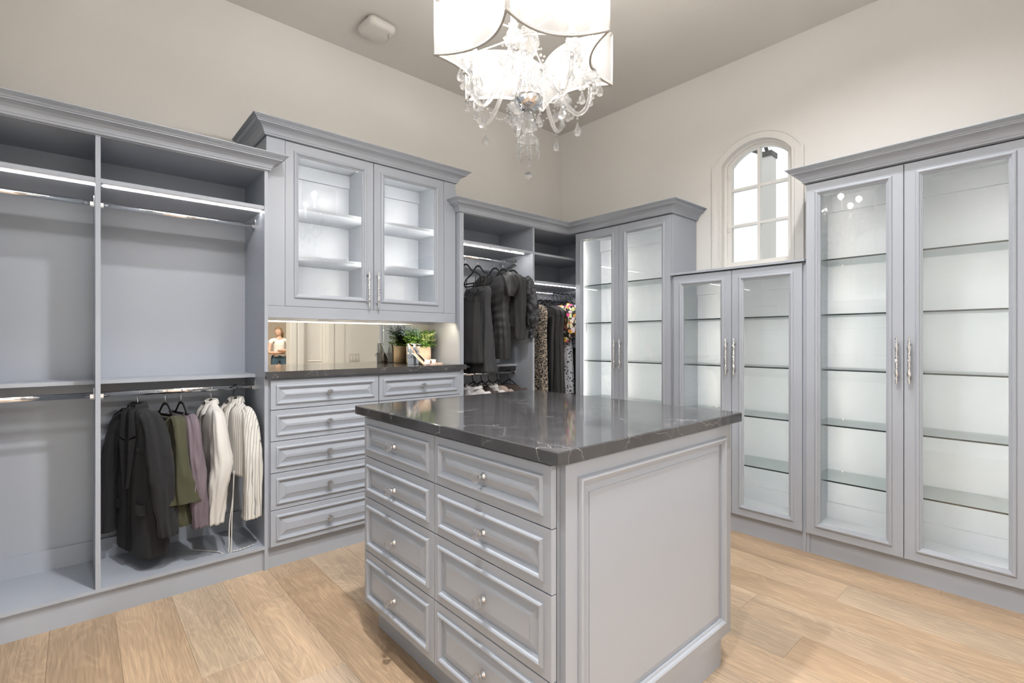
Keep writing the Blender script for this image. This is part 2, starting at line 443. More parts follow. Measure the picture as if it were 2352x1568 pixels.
def handle_mesh():
    mb = MB(); L = .245
    prof = [(.0005, 0), (.004, .004), (.0055, .009), (.003, .014), (.0065, .018), (.004, .022), (.005, .030), (.0045, .040), (.0085, .048), (.0095, .058), (.0065, .072), (.004, .084), (.0075, .089), (.004, .094),
            (.0078, .101), (.0078, .105), (.004, .111), (.008, .118), (.008, .1225)]
    full = prof + [(r, L - z) for r, z in prof[::-1]]
    mb.lathe(full, 14, (0, -.030, 0), 0)
    for z in (.036, L - .036):
        mb.tube([(0, -.030, z), (0, -.012, z), (0, -.0002, z)], [.0042, .004, .0065], 10, 0)
    return mb
def knob_mesh():
    mb = MB()
    mb.lathe([(.010, 0), (.011, -.003), (.006, -.006), (.005, -.014), (.008, -.018)], 14, (0, 0, 0), 0, True, 'y')
    mb.lathe([(.006, -.017), (.013, -.021), (.0165, -.028), (.0165, -.034), (.012, -.040), (.006, -.0425), (.0001, -.0425)], 10, (0, 0, 0), 1, False, 'y')
    return mb
KNOB = knob_mesh().build('knob_source', ['chrome', 'knob_crystal']); HANDLE = handle_mesh().build('handle_source', 'chrome')
_proto = [KNOB, HANDLE]

DRAWER_LOOPS = [(0, -.018), (0, -.0015), (.0015, 0), (.027, 0), (.0275, .003), (.030, .0075), (.035, .0095), (.040, .0075), (.0425, .002), (.0455, .001), (.0475, .001), (.048, -.0045), (.053, -.0045), (.078, .003), (.0785, .0045)]
def drawer(parent, x0, x1, z0, z1, y, knob=True):
    w, h = x1 - x0, z1 - z0
    mx = min(w, h) / 2 - .004
    lp = [(min(i, mx), hh) for i, hh in DRAWER_LOOPS]
    mb = MB(); mb.frame_loops(w, h, lp, (-w/2, 0, 0))
    d = mb.build('drawer', 'paint', parent, ((x0+x1)/2, y, z0))
    if knob: inst('knob', KNOB, d, (0, -.0035, h/2))
    return d
DOOR_LOOPS = [(.074, .018), (0, .018), (0, .0015), (.0015, 0), (.046, 0), (.0465, -.003), (.050, -.0075), (.056, -.009), (.062, -.0065), (.064, -.001), (.068, 0), (.070, .0035), (.074, .005), (.074, .018)]
def glass_door(parent, x0, x1, z0, z1, y, handle_x, hz):
    w, h = x1 - x0, z1 - z0
    mb = MB(); mb.frame_loops(w, h, [(i, -hh) for i, hh in DOOR_LOOPS], (-w/2, 0, 0), fill=False)
    d = mb.build('door', 'paint', parent, ((x0+x1)/2, y, z0))
    bx('pane', d, -w/2+.070, w/2-.070, .009, .013, .070, h-.070, 'pane')
    inst('handle', HANDLE, d, (handle_x-(x0+x1)/2, 0, hz-z0))
    return d
def rod(parent, x0, x1, y, ztop):
    mb = MB(); rings = []
    for x in (x0, x1):
        rings.append([(x, .0075*math.cos(t*math.pi/8), .0135*math.sin(t*math.pi/8)) for t in range(16)])
    mb.rings(rings, True, 0, True, True, True)
    r = mb.build('closet_rod', 'chrome', parent, (0, y, ztop-.0135))
    for x, sgn in ((x0, 1), (x1, -1)):
        b = MB()
        b.box(x, x+sgn*.003, -.011, .011, -.018, .034) if sgn > 0 else b.box(x+sgn*.003, x, -.011, .011, -.018, .034)
        xa, xb = sorted((x, x+sgn*.016))
        b.box(xa, xb, -.0105, -.0077, -.017, .004); b.box(xa, xb, .0077, .0105, -.017, .004); b.box(xa, xb, -.0105, .0105, -.0185, -.0142)
        b.build('rod_bracket', 'chrome', r)
    return r
def pin_holes(parent, xs_y, z0, z1, face):
    """columns of small shelf pin holes on a side panel; xs_y = [(x, y)...], face = +1/-1 along x"""
    mb = MB(); z = z0
    while z < z1:
        for x, y in xs_y:
            xx = x + face * .0004
            ring = [(xx, y + .0028*math.cos(t*math.pi/3), z + .0028*math.sin(t*math.pi/3)) for t in range(6)]
            mb.add(ring, [tuple(range(6)) if face > 0 else tuple(range(6))[::-1]])
        z += .032
    return tag(mb.build('pin_holes', 'pin_hole', parent), kind='stuff')

# ------------------------------------------------------------------ the room
WT = .16
Y_HALL = -7.2
fl = MB(); fl.box(XC-WT, XW+WT, YD-WT, YW+WT, -.06, -.012)
floor = struct(fl.build('floor', 'leather_brown'))
PW = .2173
KNOWN = {4: [2.737], 2: [2.13], 3: [1.865], 5: [2.205], 13: [.737], 15: [.413], 10: [.74], 11: [1.012]}
for i in range(-4, 18):
    x0 = -.09 + PW * i; x1 = x0 + PW
    if x1 < XC or x0 > XW: continue
    x0c, x1c = max(x0, XC), min(x1, XW)
    cuts = sorted(KNOWN.get(i, [random.uniform(.2, 2.6)]))
    ys = [YD]
    a = cuts[0] - 1.9
    while a > YD + .3: a -= 1.9
    a += 1.9
    seq = []
    yy = cuts[0]
    while yy > YD: yy -= 1.88
    yy += 1.88
    while yy < YW - .05: seq.append(yy); yy += 1.88
    ys = [YD] + seq + [YW]
    for a, b in zip(ys[:-1], ys[1:]):
        if b - a < .02: continue
        w, l = x1c - x0c - .0005, b - a - .0005
        mb = MB(); e = .0006
        mb.rings([[(-w/2, -l/2, -.012), (w/2, -l/2, -.012), (w/2, l/2, -.012), (-w/2, l/2, -.012)],
                  [(-w/2, -l/2, -e), (w/2, -l/2, -e), (w/2, l/2, -e), (-w/2, l/2, -e)],
                  [(-w/2+e, -l/2+e, 0), (w/2-e, -l/2+e, 0), (w/2-e, l/2-e, 0), (-w/2+e, l/2-e, 0)]], True, 0, False, True, True)
        mb.build('plank', 'oak_plank', floor, ((x0c+x1c)/2, (a+b)/2, 0))
ceil = MB(); ceil.box(XC-WT, XW+WT, YD-WT, YW+WT, CEIL, CEIL+.1)
ceiling = struct(ceil.build('ceiling', 'ceiling'))
for i, (x, y, fac) in enumerate(FILL_DOWNLIGHTS):  # out-of-view fixtures added to brighten the room
    t = thing('recessed_downlight', ['round recessed downlight in the ceiling corner nearest the opposite cabinets', 'round recessed downlight in the ceiling before the open doorway', 'round recessed downlight in the ceiling in front of the tall end cabinet', 'round recessed downlight in the ceiling between chandelier and long wardrobe'][i], 'ceiling light', (x, y, CEIL), 0, 'recessed ceiling downlights')
    MB().lathe([(.052, -.001), (.072, -.001), (.075, -.006), (.056, -.008), (.052, -.003)], 24).build('trim_ring', 'white_plastic', t)
    MB().lathe([(.0001, -.0015), (.0515, -.0015)], 24).build('lens', 'downlight_lens', t)
    lamp('downlight_lamp', 'SPOT', (0, 0, -.012), FILL_POWER*fac, (1, .985, .97), (0, 0, 0), .05, spot=R(150), parent=t)

struct(MB().box(XC-WT, XW+WT, YW, YW+WT, -.06, CEIL+.1).build('wall_left', 'wall'))

def arch(yc, hw, z0, zs, rise, n=18):
    """outline of an arched opening, counter-clockwise from bottom left, in (y, z)"""
    r = (hw*hw + rise*rise) / (2*rise); a = math.asin(min(1, hw/r)); zc = zs + rise - r
    pts = [(yc-hw, z0), (yc+hw, z0)]
    for i in range(n+1):
        t = a - 2*a*i/n
        pts.append((yc + r*math.sin(t), zc + r*math.cos(t)))
    return pts
def arched_wall(name, x_in, x_out, ya, yb, yc, hw, z0, zs, rise, zb=-.06, zt=CEIL+.1):
    o = arch(yc, hw, z0, zs, rise); mb = MB(); top = o[2:]
    for x in (x_in, x_out):
        mb.add([(x, ya, zb), (x, yb, zb), (x, yb, z0), (x, ya, z0)], [(0, 1, 2, 3)])
        mb.add([(x, ya, z0), (x, yc-hw, z0), (x, yc-hw, zs), (x, yc-hw, zt), (x, ya, zt)], [(0, 1, 2, 3, 4)])
        mb.add([(x, yc+hw, z0), (x, yb, z0), (x, yb, zt), (x, yc+hw, zt), (x, yc+hw, zs)], [(0, 1, 2, 3, 4)])
        for (a, b) in zip(top[:-1], top[1:]):
            mb.add([(x, a[0], a[1]), (x, b[0], b[1]), (x, b[0], zt), (x, a[0], zt)], [(0, 1, 2, 3)])
    n = len(o)
    mb.rings([[(x_in, y, z) for y, z in o], [(x_out, y, z) for y, z in o]], True, 0, False)
    mb.add([(x_in, ya, zb), (x_in, yb, zb), (x_out, yb, zb), (x_out, ya, zb), (x_in, ya, zt), (x_in, yb, zt), (x_out, yb, zt), (x_out, ya, zt)], [(0, 1, 2, 3), (4, 5, 6, 7), (0, 3, 7, 4), (1, 2, 6, 5)])
    return struct(mb.build(name, 'wall'))
def window(name, xf, sgn, yc, hw, z0, zs, rise, cut_bottom):
    """arched window: xf = wall face, sgn = direction to the outside"""
    w = bpy.data.objects.new(name, None); COL.objects.link(w); w.location = (xf, yc, z0); struct(w)
    L = lambda pts, x: [(x*sgn, p[0]-yc, p[1]-z0) for p in pts]
    def ring(nm, o1, o2, xa, xb, mat='trim'):
        mb = MB(); mb.rings([L(o2, xa), L(o1, xa), L(o1, xb), L(o2, xb), L(o2, xa)], True, 0, False); return mb.build(nm, mat, w)
    A = lambda d, db=0: arch(yc, hw+d, z0-db, zs, rise+d*.8)
    ring('casing', A(.072, cut_bottom), A(.058, cut_bottom), -.022, .004)
    ring('casing', A(.058, cut_bottom), A(.014, cut_bottom), -.016, .004)
    ring('casing', A(.016, cut_bottom), A(.0, 0), -.024, .004)
    ring('window_frame', A(0), A(-.018, -.018), .030, .10)
    ring('sash', A(-.018, -.018), A(-.045, -.040), .045, .085)
    # panes and muntins
    gi = arch(yc, hw-.045, z0+.040, zs, rise-.036); top = gi[2:]
    zt = max(p[1] for p in gi); za = z0+.040
    zb1, zb2 = za + .265, za + .530
    def ztop(y):
        for (a, b) in zip(top[:-1], top[1:]):
            lo, hi = sorted((a[0], b[0]))
            if lo <= y <= hi and hi > lo:
                t = (y-a[0])/(b[0]-a[0]); return a[1]+(b[1]-a[1])*t
        return zs
    y0, y1 = yc-hw+.045, yc+hw-.045
    for ya, yb in ((y0, yc), (yc, y1)):
        for z_lo, z_hi in ((za, zb1), (zb1, zb2)):
            MB().box(-.002, .002, ya-yc, yb-yc, z_lo-z0, z_hi-z0).build('pane', 'window_glass', w, (.065*sgn, 0, 0))
        prof = [(ya, zb2), (yb, zb2)] + [(yb + (ya-yb)*i/8, ztop(yb + (ya-yb)*i/8)) for i in range(9)]
        mb = MB(); mb.rings([L(prof, .063), L(prof, .067)], True, 0, False, True, True); mb.build('pane', 'window_glass', w)
    MB().box(-.018, .018, -.009, .009, za-z0, zt-z0).build('muntin', 'trim', w, (.065*sgn, 0, 0))
    for z in (zb1, zb2):
        MB().box(-.017, .017, y0-yc, y1-yc, z-z0-.009, z-z0+.009).build('muntin', 'trim', w, (.065*sgn, 0, 0))
    if sgn > 0:
        for z in (zb1-.05+.015, zb2+.09): bx('hinge', w, .035*sgn, .045*sgn, hw-.030, hw-.020, z-z0, z-z0+.035, 'trim')
    return w
WYC, WHW, WZ0, WZS, WRISE = 1.4515, .238, 1.790, 2.540, .128
arched_wall('wall_right', XW, XW+WT, YD-WT, YW, WYC, WHW, WZ0, WZS, WRISE)
window('window_1', XW, 1, WYC, WHW, WZ0, WZS, WRISE, .05)
W2YC = 1.55
arched_wall('wall_back', XC, XC-WT, YD-WT, YW, W2YC, WHW, WZ0, WZS, WRISE)
window('window_2', XC, -1, W2YC, WHW, WZ0, WZS, WRISE, .05)

# wall with the doorways behind the camera, seen in the hutch mirror
DX0, DX1, DH = 1.15, 2.172, 2.35
EX0, EX1 = 2.36, 2.69
wf = MB()
y0, y1 = YD-WT, YD
wf.box(XC-WT, DX0, y0, y1, -.06, CEIL+.1); wf.box(DX0, DX1, y0, y1, DH, CEIL+.1); wf.box(DX1, EX0, y0, y1, -.06, CEIL+.1)
wf.box(EX0, EX1, y0, y1, DH, CEIL+.1); wf.box(EX1, XW+WT, y0, y1, -.06, CEIL+.1)
struct(wf.build('wall_front', 'wall'))
def casing(n, x0, x1, h):
    t = MB(); w = .09
    for a, b in ((x0-w, x0), (x1, x1+w)):
        t.box(a, b, YD, YD+.014, 0, h); t.box(a+.012, b-.012, YD+.014, YD+.022, 0, h)
    t.box(x0-w, x1+w, YD, YD+.016, h, h+w)
    struct(t.build('trim_%d' % n, 'trim'))
struct(MB().box(2.79, 2.93, YD, YD+.012, 0, CEIL).build('trim_3', 'trim'))
casing(1, DX0, DX1, DH); casing(2, EX0, EX1, DH)
d2 = MB(); d2.box(EX0+.002, EX1-.002, YD-.10, YD-.06, .005, DH-.002)
for z0_, z1_ in ((.15, .80), (.95, 2.2)):
    d2.frame_loops(EX1-EX0-.10, z1_-z0_, [(0, 0), (.012, .008), (.03, .002)], (EX1-.05, YD-.06, z0_), (-1, 0, 0), (0, 0, 1), (0, 1, 0))
struct(d2.build('door_1', 'wall'))
sw = thing('light_switch', 'white three-gang light switch plate beside the white door casing', 'switch', (3.085, YD, 1.005))
MB().box(-.08, .08, 0, .006, -.058, .058).build('cover_plate', 'white_plastic', sw)
for k in (-.046, 0, .046): MB().box(k-.016, k+.016, .006, .010, -.033, .033).build('rocker', 'trim', sw)
bb = MB()
bb.box(XC, DX0-.09, YD, YD+.014, 0, .13); bb.box(EX1+.09, XW, YD, YD+.014, 0, .13)
struct(bb.build('baseboard_front', 'trim'))
bk = MB(); bk.box(XC, XC+.014, YD+.014, .18, 0, .13); struct(bk.build('baseboard_back', 'trim'))
br = MB(); br.box(XW-.014, XW, YD+.014, .08, 0, .13); struct(br.build('baseboard_right', 'trim'))

# hall beyond the doorway
HX0, HX1 = .4, 5.6
hf = MB(); hf.box(HX0-WT, HX1+WT, Y_HALL-WT, YD-WT, -.06, 0)
struct(hf.build('floor_hall', 'oak_plank'))
struct(MB().box(HX0-WT, HX1+WT, Y_HALL-WT, YD-WT, CEIL, CEIL+.1).build('ceiling_hall', 'ceiling'))
struct(MB().box(HX0-WT, HX0, Y_HALL-WT, YD-WT, 0, CEIL).build('wall_hall_west', 'hall_wall'))
struct(MB().box(HX1, HX1+WT, Y_HALL-WT, YD-WT, 0, CEIL).build('wall_hall_east', 'hall_wall'))
hw_ = MB(); hx = (3.05, 3.72)
hw_.box(HX0, hx[0], Y_HALL-WT, Y_HALL, 0, CEIL); hw_.box(hx[1], HX1, Y_HALL-WT, Y_HALL, 0, CEIL); hw_.box(hx[0], hx[1], Y_HALL-WT, Y_HALL, 2.4, CEIL)
struct(hw_.build('wall_hall_far', 'hall_wall'))
w3 = bpy.data.objects.new('window_3', None); COL.objects.link(w3); w3.location = ((hx[0]+hx[1])/2, Y_HALL-.08, 0); struct(w3)
hh = (hx[1]-hx[0])/2
MB().box(-hh, hh, -.003, .003, 0, 2.4).build('pane', 'window_glass', w3)
for a, b in ((-hh, -hh+.09), (hh-.09, hh), (-.05, .05)): bx('window_frame', w3, a, b, -.03, .05, 0, 2.4, 'trim')
hl = thing('hall_ceiling_light', 'round flush ceiling light in the hall beyond the doorway', 'ceiling light', (2.9, -3.6, CEIL))  # unseen lamp added to light the hall
MB().lathe([(.0001, -.085), (.12, -.075), (.18, -.04), (.19, 0)], 24).build('diffuser', 'downlight_lens', hl)
MB().lathe([(.19, -.03), (.205, -.03), (.205, 0), (.19, 0)], 24).build('rim', 'satin_metal', hl)
lamp('hall_lamp', 'AREA', (0, 0, -.10), 140, (1, .98, .95), (0, 0, 0), .36, parent=hl)

# outside the arched window: porch column and roof beams
pc = thing('porch_column', 'pale plastered porch column with dark timber cap outside the arched window', 'column', (6.2, 2.370, 0))
MB().box(-.075, .075, -.062, .062, 0, 3.44).build('shaft', 'stone_column', pc)
MB().box(-.09, .09, -.072, .072, 3.44, 3.50).build('cap', 'dark_metal', pc)
MB().tube([(0, .02, 3.49), (0, .24, 3.62)], .022, 6).build('brace', 'dark_metal', pc)
MB().tube([(0, .0, 3.49), (0, .05, 3.66)], .020, 6).build('brace', 'dark_metal', pc)
MB().box(-.12, .12, -.08, .08, -.06, 0).build('footing', 'stone_column', pc)

# ------------------------------------------------------------------ fitted furniture, window-less wall
def kick(parent, x0, x1, y, h=.117): return bx('kick_board', parent, x0, x1, y, y+.016, 0, h)
T = .018
# long open wardrobe
wl = -.66
wr = thing('open_wardrobe', 'long grey open wardrobe with two bays, hanging rods and lit top shelves', 'wardrobe', (wl, 2.89, 0))
def X(x): return x - wl
for nm, a, b in (('side_panel', -.66, -.642), ('divider', .060, .078), ('side_panel', .761, .779)):
    bx(nm, wr, X(a), X(b), 0, .430, .116 if nm == 'divider' else .0, 2.174)
bx('back_panel', wr, X(-.642), X(.060), .415, .430, .116, 2.174); bx('back_panel', wr, X(.078), X(.761), .415, .430, .116, 2.174)
bx('top_panel', wr, X(-.66), X(.779), 0, .430, 2.174, 2.192)
for a, b in ((-.642, .060), (.078, .761)):
    bx('base_panel', wr, X(a), X(b), 0, .415, .116, .132)
    bx('shelf', wr, X(a), X(b), .005, .415, 1.967, 1.986)
    bx('shelf', wr, X(a), X(b), .186, .415, 1.044, 1.062)
    bx('cleat', wr, X(a), X(b), .397, .415, .132, .232)
    bx('light_strip', wr, X(a)+.010, X(b)-.0, .060, .068, 1.9635, 1.967, 'led')
    rod(wr, X(a), X(b), .198, 1.005); rod(wr, X(a), X(b), .194, 1.923)
kick(wr, X(-.642), X(.779), .017)
pin_holes(wr, [(X(.761), .03), (X(.761), .36)], .25, 1.95, -1)
sweep([(X(-.66), 0), (X(.779), 0), (X(.779), .038)], CROWN, 2.178).build('crown_molding', 'paint', wr)

# hutch: upper glazed cabinet
hc = thing('hutch_cabinet', 'grey wall hutch with two glass doors and crown above the dark worktop', 'cabinet', (.781, 2.93, 0))
HW = 1.266
bx('side_panel', hc, 0, T, .02, .40, 1.398, 2.385); bx('side_panel', hc, HW-T, HW, .02, .40, 1.398, 2.385)
bx('divider', hc, .626, .644, .0185, .365, 1.416, 2.385)
bx('back_panel', hc, T, HW-T, .365, .378, 1.416, 2.385)
bx('top_panel', hc, 0, HW, .0, .40, 2.388, 2.406); bx('base_panel', hc, T, HW-T, .02, .375, 1.398, 1.416)
bx('filler_strip', hc, 0, .097, 0, .018, 1.449, 2.385); bx('filler_strip', hc, 1.169, HW, 0, .018, 1.449, 2.385)
bx('valance', hc, 0, HW, 0, .018, 1.382, 1.4475)
bx('inner_stile', hc, .072, .090, .02, .365, 1.416, 2.385); bx('inner_stile', hc, 1.176, 1.194, .02, .365, 1.416, 2.385)
for a, b in ((.090, .626), (.644, 1.176)):
    for z in (1.733, 2.021): bx('shelf', hc, a, b, .045, .365, z, z+.018)
    bx('cleat', hc, a, b, .350, .365, 2.298, 2.385)
    bx('light_strip', hc, a+.0005, a+.004, .030, .038, 1.52, 2.33, 'led_hutch'); bx('light_strip', hc, b-.004, b-.0005, .030, .038, 1.52, 2.33, 'led_hutch')
    pin_holes(hc, [(b, .335)], 1.45, 2.36, -1)
bx('light_strip', hc, .03, 1.22, .022, .032, 1.394, 1.398, 'led_warm')
bx('mirror_channel', hc, .001, HW-.001, .356, .372, 1.3722, 1.3785, 'satin_metal')
bx('niche_back', hc, .001, HW-.001, .372, .402, 1.3722, 1.398)
glass_door(hc, .099, .6325, 1.449, 2.384, 0, .592, 1.455)
glass_door(hc, .6365, 1.167, 1.449, 2.384, 0, .654, 1.455)
sweep([(0, .403), (0, 0), (HW, 0), (HW, .403)], CROWN, 2.388).build('crown_molding', 'paint', hc)

# dresser under the worktop
dr = thing('dresser', 'grey base dresser with ten raised-panel drawers and crystal knobs', 'dresser', (.781, 2.89, 0))
DW = 1.272
bx('body', dr, 0, DW, .004, .43, .117, 1.047); kick(dr, 0, DW, .017)
zs = [1.036, .871, .698, .524, .321, .121]
for a, b in ((.007, .640), (.645, 1.266)):
    for zt, zb in zip(zs[:-1], zs[1:]): drawer(dr, a, b, zb+.002, zt-.0015, -.015)
wt = MB(); poly = [(.762, 2.856), (2.093, 2.856), (2.093, 2.8845), (2.0525, 2.8845), (2.0525, 3.333), (.7805, 3.333), (.7805, 2.8895), (.762, 2.8895)]
wt.prism([(x-1.42, y-3.09) for x, y in poly], 0, .036)
tag(wt.build('worktop', 'dark_quartz', None, (1.42, 3.09, 1.047)), 'dark grey quartz worktop on the grey dresser below the mirror', 'worktop')
mr = MB(); mr.box(-.635, .635, -.004, .004, 0, .289)
tag(mr.build('mirror', 'mirror', None, (1.4165, 3.296, 1.083)), 'wide frameless mirror backsplash behind the plant and sandals', 'mirror')

# corner open wardrobe
cl = 2.053
cw = thing('open_wardrobe', 'grey open corner wardrobe filled with black dresses and shirts', 'wardrobe', (cl, 2.885, 0))
def X2(x): return x - cl
bx('side_panel', cw, 0, .035, 0, .445, 0, 2.174); bx('divider', cw, X2(2.780), X2(2.800), 0, .42, .116, 2.174)
bx('side_panel', cw, X2(3.545), X2(3.563), -.055, .435, 0, 2.174)
bx('back_panel', cw, .035, X2(2.780), .42, .435, .116, 2.174); bx('back_panel', cw, X2(2.780), X2(3.545), .42, .435, .116, 2.174)
bx('top_panel', cw, 0, X2(3.563), 0, .445, 2.174, 2.192)
bx('base_panel', cw, .035, X2(2.780), 0, .42, .116, .132); bx('base_panel', cw, X2(2.800), X2(3.545), 0, .42, .116, .132)
bx('shelf', cw, .035, X2(2.780), .005, .42, 1.963, 1.982); bx('shelf', cw, .035, X2(2.780), .19, .42, 1.042, 1.060)
bx('shelf', cw, X2(2.800), X2(3.545), .005, .42, 1.962, 1.980); bx('shelf', cw, X2(2.800), X2(3.545), .005, .42, 1.728, 1.748)
bx('light_strip', cw, .045, X2(2.735), .060, .0655, 1.9605, 1.963, 'led_rod'); bx('light_strip', cw, X2(2.800), X2(3.50), .040, .0455, 1.7255, 1.728, 'led_rod')
rod(cw, .035, X2(2.780), .204, 1.921); rod(cw, .035, X2(2.780), .215, 1.006); rod(cw, X2(2.800), X2(3.545), .205, 1.690)
kick(cw, 0, X2(3.252), .017)
pin_holes(cw, [(X2(2.780), .03), (X2(2.780), .33)], .25, 2.14, -1)
pin_holes(cw, [(X2(3.545), .33)], 1.76, 2.14, -1)
sweep([(0, .044), (0, 0), (X2(3.215), 0)], CROWN, 2.178, after=(X2(3.215), -1)).build('crown_molding', 'paint', cw)

# ------------------------------------------------------------------ glazed cabinets along the window wall
def display_cabinet(label, ytop, W, doors, H, shelves, kind, x=3.235, rz=-90):
    c = thing('display_cabinet', label, 'cabinet', (x, ytop, 0), R(rz), 'glazed display cabinets')
    D = .345
    bx('side_panel', c, 0, T, 0, D, 0, H); bx('side_panel', c, W-T, W, 0, D, 0, H)
    bx('back_panel', c, T, W-T, D-.014, D, .138, H-T); bx('base_panel', c, T, W-T, 0, D, .120, .138); bx('top_panel', c, T, W-T, 0, D, H-T, H)
    bx('cleat', c, T, W-T, D-.030, D-.014, .138, .235); bx('cleat', c, T, W-T, D-.030, D-.014, H-.118, H-T)
    kick(c, 0, W, .007)
    for z in shelves:
        s = MB(); s.box(T+.001, W-T-.001, 0, .30, 0, .008)
        s.m = [0, 0, 1, 0, 0, 0]
        s.build('glass_shelf', ['shelf_glass', 'shelf_edge'], c, (0, .030, z-.008))
    xs = T + (.036 if kind == 'tall_corner' else .004)
    bx('light_strip', c, T+.0005 if kind != 'tall_corner' else xs, (T+.004) if kind != 'tall_corner' else xs+.006, .020, .028, .15, H-.04, 'led_cool')
    bx('light_strip', c, W-T-.004, W-T-.0005, .020, .028, .15, H-.04, 'led_cool')
    pin_holes(c, [(T, .27), (T, .06)], .25, H-.2, 1)
    bx('centre_stile', c, (doors[0][1]+doors[1][0])/2-.014, (doors[0][1]+doors[1][0])/2+.014, 0, .014, .138, H-T)  # added strip that keeps the lit interior from showing through the door gap
    zt = H - .006
    for i, (a, b) in enumerate(doors):
        glass_door(c, a, b, .121, zt, -.0185, (b-.024) if i == 0 else (a+.024), 1.025)
    if kind == 'low':
        bx('top_ledge', c, .0005, W-.0005, -.035, D+.003, H+.002, H+.016)
    else:
        path = {'tall_corner': ([(-.065, -.02), (W, -.02), (W, D+.004)], (-.065, -1.0)), 'tall': ([(0, D+.004), (0, -.02), (W, -.02), (W, D+.004)], None)}[kind]
        bf = (-1.0, -.02) if False else None
        if kind == 'tall_corner':
            # the crown continues round the inside corner from the corner wardrobe
            sweep(path[0], CROWN, 2.178, before=(-.065, -.02-1.0) if False else (-.065, 1.0 - .02 - 2.0)).build('crown_molding', 'paint', c)
        else:
            sweep(path[0], CROWN, 2.178).build('crown_molding', 'paint', c)
        bx('crown_backer', c, -.064 if kind == 'tall_corner' else .001, W-.001, -.018, D, H+.001, 2.200)
    return c
SH = [1.725, 1.406, 1.086, .765, .442]
display_cabinet('tall glazed cabinet beside the corner wardrobe, with a lit LED strip behind its glass', 2.820, .925, [(.014, .4625), (.4655, .919)], 2.175, SH, 'tall_corner')
display_cabinet('low glazed cabinet with a flat ledge below the arched window', 1.894, .871, [(.018, .434), (.437, .855)], 1.720, SH[1:], 'low')
display_cabinet('tall glazed cabinet with its own end crown, beside the low cabinet away from the wardrobe', 1.0215, .930, [(.004, .460), (.463, .919)], 2.175, SH, 'tall')
# twins along the opposite wall, seen only as reflections in the glass doors
display_cabinet('low glazed cabinet below the arched window of the opposite wall', 1.115, .871, [(.018, .434), (.437, .855)], 1.720, SH[1:], 'low', -.47, 90)
display_cabinet('tall glazed cabinet on the opposite wall beside the second arched window', 1.988, .895, [(.004, .443), (.446, .885)], 2.175, SH, 'tall', -.47, 90)

# ------------------------------------------------------------------ island
IC = (1.425, 1.440)
il = thing('closet_island', 'grey island with raised-panel end and two columns of crystal-knobbed drawers', 'island', (IC[0], IC[1], 0), R(-90))
lx = lambda Y: IC[1] - Y
ly = lambda Xw: Xw - IC[0]
bx('body', il, lx(1.990), lx(.887), ly(.944), ly(1.905), .120, .934)
bx('plinth', il, lx(2.000), lx(.884), ly(.990), ly(1.860), 0, .120)
iz = [.927, .760, .588, .359, .136]
for a, b in ((1.990, 1.4465), (1.4425, .885)):
    for zt, zb in zip(iz[:-1], iz[1:]): drawer(il, lx(a), lx(b), zb+.0015, zt-.0015, ly(.920)+.0)
pw, ph = 1.905-.955, .934-.122
pm = MB()
PL = [(0, -.019), (0, 0), (.048, 0), (.0485, .004), (.052, .010), (.058, .012), (.064, .009), (.067, .003), (.071, .002), (.074, .001), (.0745, -.007), (.080, -.007), (.097, -.003), (.0975, -.001)]
pm.frame_loops(pw, ph, PL, (0, 0, 0), (0, 1, 0), (0, 0, 1), (1, 0, 0))
pm.build('end_panel', 'paint', il, (lx(.867), ly(.955), .122))
bx('corner_post', il, lx(.889), lx(.8865), ly(.946), ly(.955), .122, .934)
bm = MB(); e = .004
x0, x1, y0, y1, z0, z1 = .900, 1.950, .843, 2.042, .934, .971
rr = lambda d, z: [(x0-1.425+d, y0-1.44+d, z-z0), (x1-1.425-d, y0-1.44+d, z-z0), (x1-1.425-d, y1-1.44-d, z-z0), (x0-1.425+d, y1-1.44-d, z-z0)]
bm.rings([rr(.003, z0), rr(0, z0+.003), rr(0, z1-.003), rr(.003, z1)], True, 0, False, True, True)
tag(bm.build('island_worktop', 'dark_quartz', None, (1.425, 1.44, z0)), 'dark grey veined quartz slab topping the island', 'worktop')

# ------------------------------------------------------------------ speaker on the ceiling
sp = thing('ceiling_speaker', 'small white rounded speaker mounted on the ceiling', 'speaker', (1.440, 2.935, CEIL), R(4))
mb = MB(); rings = []
def rrect(w, h, r, z, n=6):
    pts = []
    for cx, cy, a0 in ((w/2-r, h/2-r, 0), (-w/2+r, h/2-r, 90), (-w/2+r, -h/2+r, 180), (w/2-r, -h/2+r, 270)):
        for i in range(n+1):
            t = R(a0 + 90*i/n); pts.append((cx + r*math.cos(t), cy + r*math.sin(t), z))
    return pts
mb.rings([rrect(.13, .13, .03, -.012), rrect(.185, .185, .03, -.020), rrect(.192, .192, .032, -.040), rrect(.180, .180, .034, -.062), rrect(.150, .150, .03, -.072)], True, 0, True, True, True)
mb.build('shell', 'white_plastic', sp)
MB().box(-.055, .055, -.055, .055, -.014, 0).build('mount', 'white_plastic', sp)
cu = bpy.data.curves.new('logo', 'FONT'); cu.body = 'SONOS'; cu.size = .017; cu.align_x = 'CENTER'; cu.extrude = .0003
tmp = bpy.data.objects.new('logo_curve', cu); COL.objects.link(tmp)
bpy.context.view_layer.update()
lm = bpy.data.meshes.new_from_object(tmp); bpy.data.objects.remove(tmp, do_unlink=True); lm.materials.clear(); lm.materials.append(MATS['print_grey'])
lo = bpy.data.objects.new('logo', lm); COL.objects.link(lo); lo.parent = sp; lo.location = (.055, -.035, -.0725); lo.rotation_euler = (R(180), 0, R(60))

